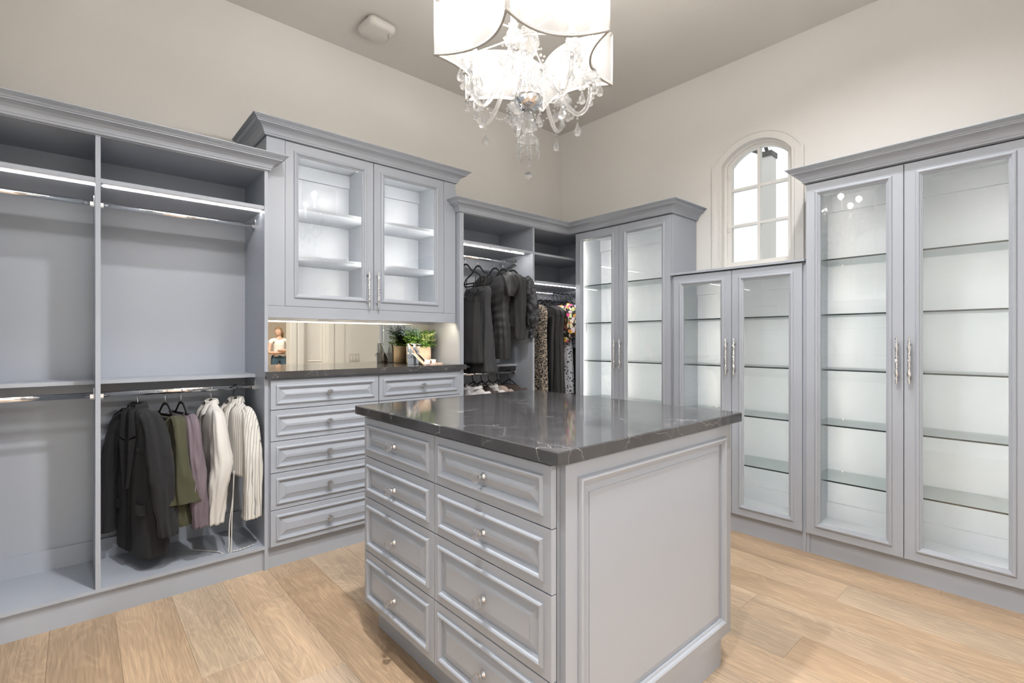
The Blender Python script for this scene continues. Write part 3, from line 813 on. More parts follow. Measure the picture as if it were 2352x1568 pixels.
# ------------------------------------------------------------------ chandelier
CHX, CHY = 1.373, 1.451
fwd = Vector((math.cos(R(48.48)), math.sin(R(48.48)))); rgt = Vector((math.sin(R(48.48)), -math.cos(R(48.48))))
ch = thing('chandelier', 'crystal chandelier in a white six-pointed fabric drum shade above the island', 'chandelier', (CHX, CHY, CEIL))
zc = lambda z: z - CEIL
def pol(a, r, z):          # angle measured in the (right, away) frame of the room diagonal
    p = rgt * (math.cos(R(a)) * r) + fwd * (math.sin(R(a)) * r)
    return Vector((p.x, p.y, zc(z)))
SR, SB, ST = .380, 2.350, 2.565
for k in range(6):
    a0, a1 = 17 + 60*k, 77 + 60*k
    A, B = pol(a0, SR, 0), pol(a1, SR, 0); mid = pol((a0+a1)/2, SR*.655, 0)
    # circular arc through A, mid, B (bowed inwards)
    pts = []
    for i in range(21):
        t = i/20; q = A*(1-t)*(1-t) + (2*mid - (A+B)*.5)*(2*t*(1-t)) + B*t*t
        pts.append((q.x, q.y))
    mb = MB(); mb.rings([[(x, y, zc(SB)) for x, y in pts], [(x, y, zc(ST)) for x, y in pts]], False, 0, True)
    mb.build('shade_panel', 'shade_fabric', ch)
    for z in (SB, ST):
        mb = MB(); mb.tube([(x, y, zc(z)) for x, y in pts], .0052, 8); mb.tube([(x, y, zc(z)+(.007 if z == SB else -.007)) for x, y in pts], .0035, 6)
        mb.build('shade_trim', 'rope_trim', ch)
    mb = MB(); mb.tube([(A.x, A.y, zc(SB)), (A.x, A.y, zc(ST))], .004, 6); mb.build('shade_rib', 'trim', ch)
    mb = MB(); mb.tube([(0, 0, zc(2.50)), (A.x, A.y, zc(ST)-.004)], .0028, 6); mb.build('shade_spoke', 'trim', ch)
# canopy, chain
MB().lathe([(.0001, -.035), (.02, -.034), (.05, -.02), (.065, -.004), (.065, 0)], 24).build('ceiling_canopy', 'chrome', ch)
zz = zc(2.76)
while zz < -.05:
    i = int(round(zz*1000)); r_ = .011
    pts = [(r_*math.cos(t*math.pi/5)*(1 if len(ch.children) % 2 else 0), r_*math.cos(t*math.pi/5)*(0 if len(ch.children) % 2 else 1), zz + .021*math.sin(t*math.pi/5)) for t in range(11)]
    MB().tube(pts, .0022, 6, cap=False).build('chain_link', 'chrome', ch); zz += .034
# column
colp = [(.004, 2.73), (.018, 2.715), (.022, 2.69), (.010, 2.67), (.014, 2.655), (.034, 2.62), (.030, 2.585), (.012, 2.565), (.016, 2.545), (.040, 2.50), (.048, 2.46), (.030, 2.425), (.016, 2.40), (.024, 2.385), (.026, 2.37), (.013, 2.35), (.013, 2.30), (.026, 2.285), (.028, 2.27), (.016, 2.262)]
MB().lathe([(r, zc(z)) for r, z in colp], 20, (0, 0, 0), 0, True, 'z', -.10).build('glass_column', 'crystal', ch)
MB().lathe([(.0001, zc(2.268)), (.030, zc(2.266)), (.055, zc(2.255)), (.062, zc(2.238)), (.058, zc(2.218)), (.045, zc(2.200)), (.020, zc(2.190)), (.0001, zc(2.189))], 24).build('hub_bowl', 'chrome', ch)
low = [(.010, 2.190), (.016, 2.180), (.012, 2.170), (.020, 2.155), (.030, 2.135), (.031, 2.118), (.022, 2.098), (.012, 2.090)]
MB().lathe([(r, zc(z)) for r, z in low], 18, (0, 0, 0), 0, True, 'z', -.08).build('lower_vase', 'crystal', ch)
MB().lathe([(.010, zc(2.092)), (.028, zc(2.088)), (.041, zc(2.070)), (.043, zc(2.064)), (.036, zc(2.071)), (.020, zc(2.082)), (.008, zc(2.082))], 16, (0, 0, 0), 0, True, 'z', -.12).build('lower_dish', 'crystal', ch)
# crystal drops
def drop_mesh(h, r):
    mb = MB(); mb.lathe([(.0004, h), (r*.38, h*.70), (r*.80, h*.42), (r, h*.26), (r*.78, h*.09), (r*.30, .0005), (.0002, 0)], 8, (0, 0, -h), 0, False)
    return mb
def bead_mesh(r):
    mb = MB(); mb.lathe([(.0002, -r), (r*.8, -r*.55), (r, 0), (r*.8, r*.55), (.0002, r)], 8, (0, 0, 0), 0, False); return mb
def spear_mesh(h, r):
    mb = MB(); mb.lathe([(.0004, 0), (r, -h*.28), (r*.75, -h*.6), (.0003, -h)], 6, (0, 0, 0), 0, False); return mb
DROP = [drop_mesh(.058, .0155).build('d', 'crystal'), drop_mesh(.042, .012).build('d', 'crystal')]
BEAD = [bead_mesh(.0065).build('b', 'crystal'), bead_mesh(.0048).build('b', 'crystal')]
SPEAR = spear_mesh(.075, .009).build('s', 'crystal'); BALL = bead_mesh(.019).build('b', 'crystal')
_proto += DROP + BEAD + [SPEAR, BALL]
def hang_drop(p, z, big=0, beads=2):
    for i in range(beads): inst('crystal_bead', BEAD[1], ch, (p.x, p.y, zc(z) - .006 - .0105*i))
    inst('crystal_drop', DROP[big], ch, (p.x, p.y, zc(z) - .009 - .0105*beads), (0, 0, random.uniform(0, 6)))
NA = 7
bulbs = []
for k in range(NA):
    a = -104 + 360/NA*k
    P = lambda r, z: tuple(pol(a, r, z))
    path = [P(.030, 2.255), P(.040, 2.300), P(.062, 2.335), P(.090, 2.330), P(.118, 2.285), P(.150, 2.222), P(.185, 2.178), P(.215, 2.175), P(.240, 2.205), P(.250, 2.250), P(.252, 2.290)]
    sm = []
    for i in range(len(path)-1):
        p0, p1, p2, p3 = [Vector(path[max(0, min(len(path)-1, i+j))]) for j in (-1, 0, 1, 2)]
        for t in (0, .33, .67):
            sm.append(tuple(.5*((2*p1) + (p2-p0)*t + (2*p0-5*p1+4*p2-p3)*t*t + (3*p1-p0-3*p2+p3)*t**3)))
    sm.append(path[-1])
    mb = MB(); mb.tube(sm, [.0085 + .0012*(i % 2) for i in range(len(sm))], 8)
    arm = mb.build('arm', 'crystal', ch)
    c = pol(a, .252, 2.290)
    MB().lathe([(.0001, -.002), (.009, -.002), (.010, .008), (.004, .010)], 12, tuple(c)).build('arm_cap', 'chrome', arm)
    MB().lathe([(.008, .006), (.020, .012), (.034, .024), (.040, .036), (.037, .037), (.028, .028), (.016, .020), (.007, .018)], 14, tuple(c), 0, True, 'z', -.14).build('drip_dish', 'crystal', arm)
    MB().lathe([(.009, .018), (.020, .034), (.026, .055), (.018, .072), (.014, .082), (.020, .090), (.013, .094)], 14, tuple(c), 0, True, 'z', -.12).build('candle_cup', 'crystal', arm)
    MB().lathe([(.0105, .085), (.0105, .165), (.0001, .167)], 12, tuple(c)).build('candle_sleeve', 'candle', arm)
    MB().lathe([(.007, .165), (.012, .180), (.013, .192), (.009, .210), (.003, .228), (.0003, .233)], 12, tuple(c)).build('flame_bulb', 'bulb', arm)
    lamp('candle_lamp', 'POINT', tuple(c + Vector((0, 0, .20))), BULB_POWER, (1, .955, .90), size=.022, parent=ch)
    # drops under the dish rim and along the arm
    for j in range(5):
        d = pol(a, .252, 2.290+.034) + pol(a + 72*j, .038, CEIL)
        hang_drop(Vector((d.x, d.y, 0)), 2.290+.030, 0 if j % 2 == 0 else 1, 1 + j % 3)
    hang_drop(pol(a, .200, 0), 2.170, 0, 2)
    hang_drop(pol(a, .252, 0), 2.285, 1, 3)
    # bead swag from column top to dish
    q0, q1 = pol(a, .040, 2.47), pol(a, .225, 2.330)
    for i in range(1, 15):
        t = i/15; q = q0.lerp(q1, t); inst('crystal_bead', BEAD[1 if i % 3 else 0], ch, (q.x, q.y, q.z - .11*math.sin(math.pi*t)))
    # bead swag between neighbouring dishes
    q0, q1 = pol(a, .235, 2.315), pol(a + 360/NA, .235, 2.315)
    for i in range(1, 13):
        t = i/13; q = q0.lerp(q1, t); inst('crystal_bead', BEAD[1], ch, (q.x, q.y, q.z - .085*math.sin(math.pi*t)))
for j in range(8):
    d = pol(45*j+10, .050, 2.20); hang_drop(Vector((d.x, d.y, 0)), 2.195, 1, 2)
for j in range(6):
    d = pol(60*j+15, .041, 2.062)
    inst('crystal_bead', BEAD[0], ch, (d.x, d.y, d.z-.004)); inst('crystal_spear', SPEAR, ch, (d.x, d.y, d.z-.012))
z = 2.072; i = 0
while z > 1.945:
    inst('crystal_bead', BEAD[i % 2], ch, (0, 0, zc(z))); z -= .0115 if i % 2 else .010; i += 1
inst('crystal_ball', BALL, ch, (0, 0, zc(1.921)))

# ------------------------------------------------------------------ plant and sandals on the worktop
WTZ = 1.083
pl = thing('potted_plant', 'leafy green plant in a pale wooden pot on the dark worktop', 'plant', (1.902, 3.196, WTZ))
MB().lathe([(.085, 0), (.090, .004), (.0925, .128), (.087, .128), (.085, .110), (.0001, .110)], 28).build('pot', 'oak_pot', pl)
MB().lathe([(.0001, .118), (.087, .112)], 20).build('soil', 'soil', pl)
rs = random.Random(3)
def foliage(name, mat, spots, n, leaf):
    mb = MB()
    for k in range(n):
        a, rr_, h = spots(rs)
        base = Vector((rs.uniform(-.04, .04), rs.uniform(-.04, .04), .11))
        tip = Vector((math.cos(a)*rr_, math.sin(a)*rr_, h))
        tip.y = min(tip.y, .085); tip.x = max(-.16, min(.138, tip.x))
        mid = base.lerp(tip, .5) + Vector((0, 0, .035))
        pts = [base*(1-t)**2 + mid*2*t*(1-t) + tip*t*t for t in [i/7 for i in range(8)]]
        mb.tube([tuple(p) for p in pts], .0011, 4, 0)
        for i in range(2, 8):
            for sgn in (-1, 1, 1.6):
                p = pts[i]; d = Vector((rs.uniform(-1, 1), rs.uniform(-1, 1), rs.uniform(-.5, .7))).normalized()
                s = leaf * rs.uniform(.7, 1.3); n_ = d.cross(Vector((rs.uniform(-1, 1), rs.uniform(-1, 1), 1))).normalized()
                q = p + d * s
                q.y = min(q.y, .090); q.x = max(-.165, min(.146, q.x))
                c1 = p + d*s*.5 + n_*s*.36; c2 = p + d*s*.5 - n_*s*.36
                for c_ in (c1, c2): c_.y = min(c_.y, .0905); c_.x = min(c_.x, .147)
                e1, e2 = p.lerp(c1, .62) + d*s*.32, p.lerp(c2, .62) + d*s*.32
                mb.add([tuple(p), tuple(c1), tuple(e1), tuple(q), tuple(e2), tuple(c2)], [(0, 1, 2, 3, 4, 5)], 0)
    return tag(mb.build(name, mat, pl), kind='stuff')
foliage('foliage', 'leaf_green', lambda r: (r.uniform(0, 6.28), r.uniform(.04, .13), r.uniform(.12, .25)), 300, .0135)
foliage('foliage', 'leaf_pale', lambda r: (r.uniform(-1.9, -.2), r.uniform(.06, .13), r.uniform(.16, .23)), 55, .0095)
foliage('foliage', 'leaf_blue', lambda r: (r.uniform(1.9, 4.2), r.uniform(.06, .14), r.uniform(.21, .285)), 50, .010)

def sandal(loc, rz, label):
    s = thing('sandal', label, 'shoe', loc, rz, 'pair of silver heeled sandals')
    # local x: heel (0) to toe (.215)
    def sole_z(x):
        t = max(0, min(1, (x-.030)/.105)); return .088 - .078*(3*t*t - 2*t**3)
    def half(x):
        return .0215 + .0145*math.sin(max(0, min(1, (x-.03)/.15))*math.pi) if x < .17 else .031*math.sqrt(max(0.02, 1 - ((x-.165)/.052)**2))
    up, lo_ = [], []
    for i in range(23):
        x = .005 + .210*i/22; h = half(x); z = sole_z(x)
        up.append([(x, -h, z), (x, -h*.5, z-.001), (x, h*.5, z-.001), (x, h, z), (x, h, z-.006), (x, 0, z-.007), (x, -h, z-.006)])
    MB().rings(up, True, 0, True, True, True).build('insole', 'nude_leather', s)
    lowr = [[(x, -half(x)*1.03, sole_z(x)-.0055), (x, half(x)*1.03, sole_z(x)-.0055), (x, half(x)*1.03, max(.0, sole_z(x)-.0105)), (x, -half(x)*1.03, max(.0, sole_z(x)-.0105))] for x in [.006 + .209*i/22 for i in range(23)]]
    MB().rings(lowr, True, 0, True, True, True).build('outsole', 'blush_patent', s)
    hr = []
    for z, x0_, x1_, h in ((0, .006, .044, .021), (.004, .005, .045, .022), (.045, .002, .045, .023), (.078, -.001, .046, .026)):
        hr.append([(x0_, -h*.7, z), (x0_+.008, -h, z), (x1_, -h, z), (x1_, h, z), (x0_+.008, h, z), (x0_, h*.7, z)])
    MB().rings(hr, True, 0, False, True, True).build('block_heel', 'silver_leather', s)
    # heel counter
    cr = []
    for z, h, xf in ((.074, .0235, .056), (.090, .0245, .050), (.108, .0235, .036), (.130, .019, .020), (.150, .012, .007)):
        cr.append([(xf, -h, z), (xf*.5, -h*1.02, z), (0.004, -h*.75, z), (-.003, 0, z), (.004, h*.75, z), (xf*.5, h*1.02, z), (xf, h, z)])
    mb = MB(); mb.rings(cr, False, 0, True); mb.build('heel_counter', 'silver_leather', s)
    mb = MB(); mb.rings([[(p[0]+.002, p[1]*.93, p[2]) for p in r] for r in cr], False, 0, True); mb.build('counter_lining', 'nude_leather', s)
    st = [(.01+.036*(1-math.cos(t*math.pi/10))/1.0*.9, .025*math.cos(t*math.pi/10-math.pi/2)*1.05, .150 + .006*math.sin(t*math.pi/10) - .010*(t/10)) for t in range(0, 21)]
    MB().tube([(.012+.026*(1-math.cos(t*math.pi/10)), .024*math.sin(t*math.pi/10), .149-.004*(1-math.cos(t*math.pi/10))) for t in range(21)], .0026, 6).build('ankle_strap', 'silver_leather', s)
    MB().tube([(.050, -.024, .142), (.046, -.031, .110), (.038, -.036, .075), (.030, -.040, .048)], .0026, 6).build('strap_tail', 'silver_leather', s)
    tb = []
    for i in range(13):
        t = math.pi*i/12; y = -.037*math.cos(t); z = .008 + .030*math.sin(t)
        tb.append([(.128, y, z), (.166, y*.95, z*.92)])
    mb = MB(); mb.rings([list(c) for c in tb], False, 0, True); mb.build('toe_strap', 'blush_patent', s)
    return s
rz = math.atan2(rgt.y, rgt.x)
sandal((1.738, 3.074, WTZ), rz + R(-2), 'silver block-heel sandal standing in front of the wooden pot, loose strap end dangling')
sandal((1.808, 3.118, WTZ), rz + R(2), 'silver block-heel sandal pressed against the wooden pot behind its twin')

# ------------------------------------------------------------------ hangers and clothes
def velvet_hanger_meshes():
    hook = MB()
    pts = [(.017*math.cos(t), 0, -.017 + .017*math.sin(t)) for t in [math.pi*1.08 - math.pi*1.08*i/12 for i in range(13)]] + [(.015, 0, -.030), (.004, 0, -.046), (0, 0, -.056), (0, 0, -.082)]
    hook.tube(pts, .0019, 6)
    bar = MB(); half = [(0, -.078), (.030, -.084), (.055, -.103), (.078, -.124), (.110, -.140), (.160, -.158), (.195, -.176), (.212, -.198), (.212, -.218), (.198, -.230), (.170, -.233)]
    top = [(-x*.90, 0, z) for x, z in half[::-1]] + [(x*.90, 0, z) for x, z in half[1:]]
    bar.tube(top, [.0032]*len(top), 10, flat=2.3); bar.tube([(-.155, 0, -.233), (.155, 0, -.233)], .003, 8, flat=1.9)
    return hook, bar
def plastic_hanger_meshes():
    hook = MB()
    pts = [(.018*math.cos(t), 0, -.018 + .018*math.sin(t)) for t in [math.pi*1.1 - math.pi*1.1*i/12 for i in range(13)]] + [(.018, 0, -.045), (.012, 0, -.062), (0, 0, -.078)]
    hook.tube(pts, .0036, 8)
    bar = MB(); half = [(0, -.076), (.025, -.086), (.07, -.108), (.13, -.138), (.19, -.168), (.205, -.182), (.205, -.195), (.19, -.202)]
    top = [(-x*.90, 0, z) for x, z in half[::-1]] + [(x*.90, 0, z) for x, z in half[1:]]
    bar.tube(top, .0042, 8); bar.tube([(-.171, 0, -.202), (.171, 0, -.202)], .0036, 8)
    bar.tube([(0, 0, -.08), (-.012, 0, -.10), (-.010, 0, -.122), (.006, 0, -.13), (.018, 0, -.12), (.02, 0, -.106)], .003, 6)
    return hook, bar
vh, vb = [m.build('src', mm) for m, mm in zip(velvet_hanger_meshes(), ('chrome', 'black_velvet'))]
ph_, pb_ = [m.build('src', 'black_plastic') for m in plastic_hanger_meshes()]
_proto += [vh, vb, ph_, pb_]
def hanger(loc, rz, label, kind='velvet', group=None):
    h = thing('clothes_hanger', label, 'hanger', loc, rz, group)
    a, b = (vh, vb) if kind == 'velvet' else (ph_, pb_)
    inst('hook', a, h, (0, 0, 0)); inst('shoulder_bar', b, h, (0, 0, 0))
    return h

def smooth_rows(rows, n):
    """rows: (z, half width, front depth, back depth); Catmull-Rom in z order"""
    out = []
    for i in range(len(rows)-1):
        p = [rows[max(0, min(len(rows)-1, i+j))] for j in (-1, 0, 1, 2)]
        for k in range(n):
            t = k/n
            out.append([.5*((2*b) + (c-a)*t + (2*a-5*b+4*c-d)*t*t + (3*b-a-3*c+d)*t**3) for a, b, c, d in zip(*p)])
    out.append(list(rows[-1])); return out
class Garment:
    """local x = shoulder line, local y = wearer's front, z = 0 at the rod"""
    def __init__(s, name, label, cat, loc, rz, group=None, seed=1):
        s.t = thing(name, label, cat, loc, rz, group); s.seed = seed; s.rows = None
    def fold(s, th, z, amp, k):
        return amp * (math.sin(k*th + s.seed*1.7 + 2.2*noise.noise(Vector((th*.6, z*2.5, s.seed)))) + .5*math.sin((k*1.7)*th + s.seed*.9 + z*3))
    def body(s, rows, mat, n=56, fold=.008, k=7, sub=7, part='body', cap=False, skew=0.0, hem=0.0, ruche=0.0):
        R_ = smooth_rows(rows, sub); s.rows = R_; z0, z1 = R_[0][0], R_[-1][0]; rings = []
        for z, hw, df, db in R_:
            q = (z - z0)/(z1 - z0); a = fold*q**.8; ring = []
            for i in range(n):
                th = 2*math.pi*i/n; c, d = math.cos(th), math.sin(th)
                x = hw*math.copysign(abs(c)**.75, c); y = (df if d > 0 else db)*math.copysign(abs(d)**.85, d)
                rid = 1 - 2*abs(noise.noise(Vector((2.2*c + .6*z, 2.2*d, z*1.6 + s.seed*3.3))))
                rid2 = 1 - 2*abs(noise.noise(Vector((3.0*c + 4*z, 3.0*d - 3*z, z*4 + s.seed*1.3))))
                f_ = s.fold(th, z, a*.55, k) + fold*(.9*(rid-.6) + .45*(rid2-.6))*min(1, q*3)
                if ruche: f_ += ruche*math.sin(z*95 + 22*x + 3*noise.noise(Vector((x*8, z*8, 1))))*math.exp(-((q-.5)/.3)**2)
                x += f_*.5*c; y += f_*d
                ring.append((x, y + skew*q, z + hem*q*math.sin(th + s.seed) + .004*q*noise.noise(Vector((th*2, s.seed, 0)))))
            rings.append(ring)
        mb = MB(); mb.rings(rings, True, 0, True, cap, True); return mb.build(part, mat, s.t)
    def front(s, x, z, side=1):
        best = min(s.rows, key=lambda r: abs(r[0]-z)); hw, df = best[1], best[2] if side > 0 else best[3]
        u = min(.98, abs(x)/max(hw, 1e-4)); th = math.acos(min(1, u**(1/.75)))
        return side*df*math.sin(th)**.85
    def patch(s, quad, mat, part, off=.007, nu=6, nz=10, side=1, thick=.003):
        """quad: 4 (x, z) corners mapped on the garment front"""
        a, b, c, d = [Vector(p) for p in quad]; g = []
        for j in range(nz+1):
            row = []
            for i in range(nu+1):
                p = a.lerp(b, i/nu).lerp(d.lerp(c, i/nu), j/nz)
                edge = .5 + .5*min(1, 4*min(i, nu-i)/nu + .0)
                row.append((p.x, s.front(p.x, p.y, side) + side*off*edge + .002*noise.noise(Vector((p.x*20, p.y*14, s.seed))), p.y))
            g.append(row)
        mb = MB(); mb.rings(g, False, 0, True); return mb.build(part, mat, s.t)
    def sleeve(s, side, pts, rads, mat, flat=.6, n=30, wob=.004, part='sleeve', closed=True, sub=12, crease=.009):
        rings = []; P = smooth_rows([tuple(p) + tuple(r if isinstance(r, tuple) else (r, r*flat)) for p, r in zip(pts, rads)], sub)
        for i, (x, y, z, ra, rb) in enumerate(P):
            q = i/(len(P)-1); ring = []
            j0 = P[min(i+1, len(P)-1)]; j1 = P[max(i-1, 0)]
            dx, dz = j0[0]-j1[0], j0[2]-j1[2]; L = math.hypot(dx, dz) or 1
            nx, nz_ = -dz/L, dx/L                      # normal within the x-z plane
            for k in range(n):
                th = 2*math.pi*k/n
                c_, s_ = math.cos(th), math.sin(th)
                rid = 1 - 2*abs(noise.noise(Vector((2.6*c_ + 1.2*z, 2.6*s_, z*2.6 + s.seed*2 + side))))
                rid2 = 1 - 2*abs(noise.noise(Vector((1.8*c_ + 5*z, 1.8*s_ - 4*z, z*5 + s.seed*5))))
                w = 1 + (wob*math.sin(3*th + q*4 + s.seed) + crease*(1.6*(rid-.6) + .8*(rid2-.6))*(.35 + .9*q))/max(ra, .02)
                ca, sb = math.copysign(abs(math.cos(th))**.8, math.cos(th))*ra*w, math.copysign(abs(math.sin(th))**.9, math.sin(th))*rb*w
                ring.append((side*(x + nx*ca), y + sb, z + nz_*ca))
            rings.append(ring)
        mb = MB(); mb.rings(rings, True, 0, True, True, closed); return mb.build(part, mat, s.t)
    def collar(s, hw, d, z, h, flare, mat, part='collar', open_a=55):
        rings = []
        for hh, fl in ((0, 0), (h*.6, flare*.3), (h, flare*.45), (h*.85, flare*.8), (h*.35, flare*1.15)):
            ring = []
            for i in range(25):
                th = R(90 + open_a) + (2*math.pi - 2*R(open_a))*i/24
                ring.append(((hw+fl)*math.cos(th), (d+fl)*math.sin(th), z + hh - .012*(math.sin(th) > 0)*abs(math.sin(th))))
            rings.append(ring)
        mb = MB(); mb.rings(rings, False, 0, True); return mb.build(part, mat, s.t)
    def dot(s, x, z, r, mat, part='button', off=.010, side=1):
        y = s.front(x, z, side) + side*off
        mb = MB(); mb.lathe([(.0001, .003), (r*.7, .003), (r, .001), (r, -.003)], 12, (x, y, z), 0, True, 'y'); return mb.build(part, mat, s.t)
    def cord(s, pts, r, mat, part='strap'):
        sm = smooth_rows(pts, 6); mb = MB(); mb.tube([tuple(p) for p in sm], r, 6); return mb.build(part, mat, s.t)

RL = 1.005    # top of the low rod, left
yL = 3.088
GL = 'clothes hanging on the low rod of the long wardrobe'
HL = 'hangers on the low rod of the long wardrobe'
def spot(x, rot, z=RL, y=yL): return (x, y, z + .0015), R(90 + rot)
# charcoal blazer
loc, rz = spot(.226, 19)
hanger(loc, rz, 'black hanger inside the charcoal blazer', 'velvet', HL)
g = Garment('blazer', 'charcoal wool blazer with notched lapels on a hanger', 'jacket', loc, rz, GL, 2)
g.body([(-.084, .050, .026, .026), (-.098, .085, .030, .032), (-.122, .140, .034, .040), (-.150, .172, .034, .048), (-.21, .176, .036, .052), (-.34, .168, .036, .058), (-.50, .170, .038, .074), (-.66, .174, .040, .096), (-.798, .170, .042, .112)], 'wool_charcoal', fold=.009, k=5, hem=.012)
g.sleeve(-1, [(.110, .0, -.112), (.158, .0, -.150), (.188, .0, -.23), (.205, -.006, -.36), (.212, -.016, -.52), (.212, -.034, -.700)], [(.014, .030), (.034, .040), (.046, .046), (.048, .050), (.046, .044), (.042, .036)], 'wool_charcoal')
g.sleeve(1, [(.120, .0, -.122), (.150, .010, -.165), (.160, .026, -.27), (.160, .044, -.42), (.158, .058, -.58), (.156, .066, -.715)], [(.030, .030), (.042, .040), (.042, .042), (.042, .042), (.040, .042), (.038, .040)], 'wool_charcoal')
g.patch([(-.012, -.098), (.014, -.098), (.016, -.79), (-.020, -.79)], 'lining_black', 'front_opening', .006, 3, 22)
g.patch([(-.056, -.090), (-.014, -.098), (-.018, -.245), (-.082, -.215)], 'wool_charcoal', 'lapel', .018)
g.patch([(-.084, -.228), (-.020, -.250), (-.014, -.48), (-.022, -.48)], 'wool_charcoal', 'lapel', .020)
g.patch([(.016, -.098), (.056, -.090), (.082, -.215), (.018, -.245)], 'wool_charcoal', 'lapel', .018)
g.patch([(.020, -.250), (.084, -.228), (.022, -.48), (.014, -.48)], 'wool_charcoal', 'lapel', .020)
g.collar(.050, .026, -.110, .046, .014, 'wool_charcoal', open_a=40)
for sd in (-1, 1): g.patch([(sd*.075, -.545), (sd*.150, -.55), (sd*.152, -.600), (sd*.075, -.595)], 'wool_charcoal', 'pocket_flap', .014, 4, 3)
g.patch([(-.135, -.275), (-.075, -.270), (-.075, -.292), (-.135, -.298)], 'wool_charcoal', 'breast_pocket', .012, 3, 2)
# olive blouse
loc, rz = spot(.340, 14)
hanger(loc, rz, 'black velvet hanger with silver hook holding the olive blouse', 'velvet', HL)
g = Garment('blouse', 'olive green V-neck blouse with fluttering ruffled sleeves on a hanger', 'blouse', loc, rz, GL, 5)
g.body([(-.138, .125, .020, .022), (-.155, .155, .030, .028), (-.200, .168, .042, .034), (-.30, .160, .046, .036), (-.42, .160, .050, .038), (-.52, .165, .056, .044), (-.590, .168, .062, .050)], 'olive', fold=.014, k=9, hem=.018)
g.sleeve(-1, [(.118, 0, -.140), (.158, .0, -.175), (.180, .004, -.27), (.190, .004, -.38), (.196, -.004, -.47), (.200, -.014, -.555)], [(.014, .022), (.034, .032), (.042, .036), (.046, .042), (.050, .054), (.054, .070)], 'olive', wob=.005, crease=.009)
g.sleeve(-1, [(.150, .016, -.40), (.156, .012, -.50), (.160, .004, -.600), (.162, -.004, -.672)], [(.034, .036), (.040, .044), (.044, .052), (.046, .058)], 'olive', wob=.004, crease=.008, part='sleeve_ruffle')
g.sleeve(1, [(.120, 0, -.145), (.150, .0, -.19), (.158, .006, -.28), (.160, .010, -.42), (.158, .014, -.560)], [(.028, .026), (.040, .036), (.042, .040), (.048, .050), (.052, .062)], 'olive', wob=.004, crease=.008)
for sd in (1, -1): g.patch([(sd*.010, -.34), (sd*.026, -.33), (sd*.120, -.140), (sd*.096, -.140)], 'olive', 'neckline_band', .012, 2, 12)
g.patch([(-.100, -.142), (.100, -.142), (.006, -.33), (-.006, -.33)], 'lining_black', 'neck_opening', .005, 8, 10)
g.patch([(-.016, -.160), (.016, -.160), (.016, -.178), (-.016, -.178)], 'white_tag', 'size_tag', .009, 2, 2)
# mauve top
loc, rz = spot(.408, 10)
hanger(loc, rz, 'black velvet hanger with silver hook holding the mauve top', 'velvet', HL)
g = Garment('top', 'dusty mauve long-sleeved top hanging behind the olive blouse', 'top', loc, rz, GL, 8)
g.body([(-.136, .120, .018, .020), (-.155, .155, .026, .026), (-.19, .172, .032, .030), (-.30, .168, .036, .032), (-.45, .166, .040, .036), (-.60, .168, .044, .038)], 'mauve', fold=.008, k=7)
g.sleeve(-1, [(.120, 0, -.142), (.160, .0, -.178), (.186, .0, -.30), (.196, -.008, -.46), (.200, -.018, -.690)], [(.014, .022), (.034, .030), (.040, .034), (.040, .034), (.040, .034)], 'mauve')
g.sleeve(1, [(.130, 0, -.150), (.155, .0, -.19), (.162, .010, -.30), (.164, .018, -.46), (.162, .02, -.660)], [(.028, .026), (.038, .036), (.040, .040), (.040, .042), (.040, .042)], 'mauve')
for sd in (1, -1): g.cord([(sd*.100, .018, -.128), (sd*.06, .026, -.150), (0, .028, -.165)], .003, 'mauve', 'neck_binding')
# white shirt
loc, rz = spot(.545, 6)
hanger(loc, rz, 'black hanger with silver hook holding the plain white shirt', 'velvet', HL)
g = Garment('shirt', 'plain white linen shirt with upright collar on a hanger', 'shirt', loc, rz, GL, 11)
g.body([(-.090, .046, .022, .022), (-.108, .078, .026, .026), (-.135, .130, .040, .036), (-.165, .166, .044, .038), (-.23, .174, .048, .038), (-.36, .165, .050, .038), (-.50, .160, .050, .038), (-.655, .160, .050, .038)], 'white_linen', fold=.008, k=6, hem=.02)
g.sleeve(-1, [(.112, .006, -.125), (.158, .012, -.170), (.184, .012, -.29), (.194, .006, -.40), (.196, .024, -.52), (.192, .036, -.690)], [(.014, .022), (.034, .028), (.046, .040), (.048, .048), (.044, .046), (.036, .040)], 'white_linen', crease=.008)
g.sleeve(1, [(.125, 0, -.138), (.155, .0, -.19), (.164, .012, -.33), (.166, .02, -.48), (.164, .018, -.690)], [(.028, .026), (.040, .036), (.042, .042), (.042, .042), (.036, .036)], 'white_linen', crease=.008)
g.patch([(-.012, -.110), (.014, -.110), (.014, -.64), (-.012, -.64)], 'white_linen', 'placket', .010, 3, 20)
g.collar(.044, .022, -.112, .042, .012, 'white_linen', open_a=16)
g.patch([(-.050, -.088), (-.006, -.104), (-.028, -.170), (-.070, -.140)], 'white_linen', 'collar_point', .018)
g.patch([(.006, -.104), (.050, -.088), (.070, -.140), (.028, -.170)], 'white_linen', 'collar_point', .018)
for z in (-.20, -.29, -.38): g.dot(.002, z, .0055, 'pearl_button', off=.014)
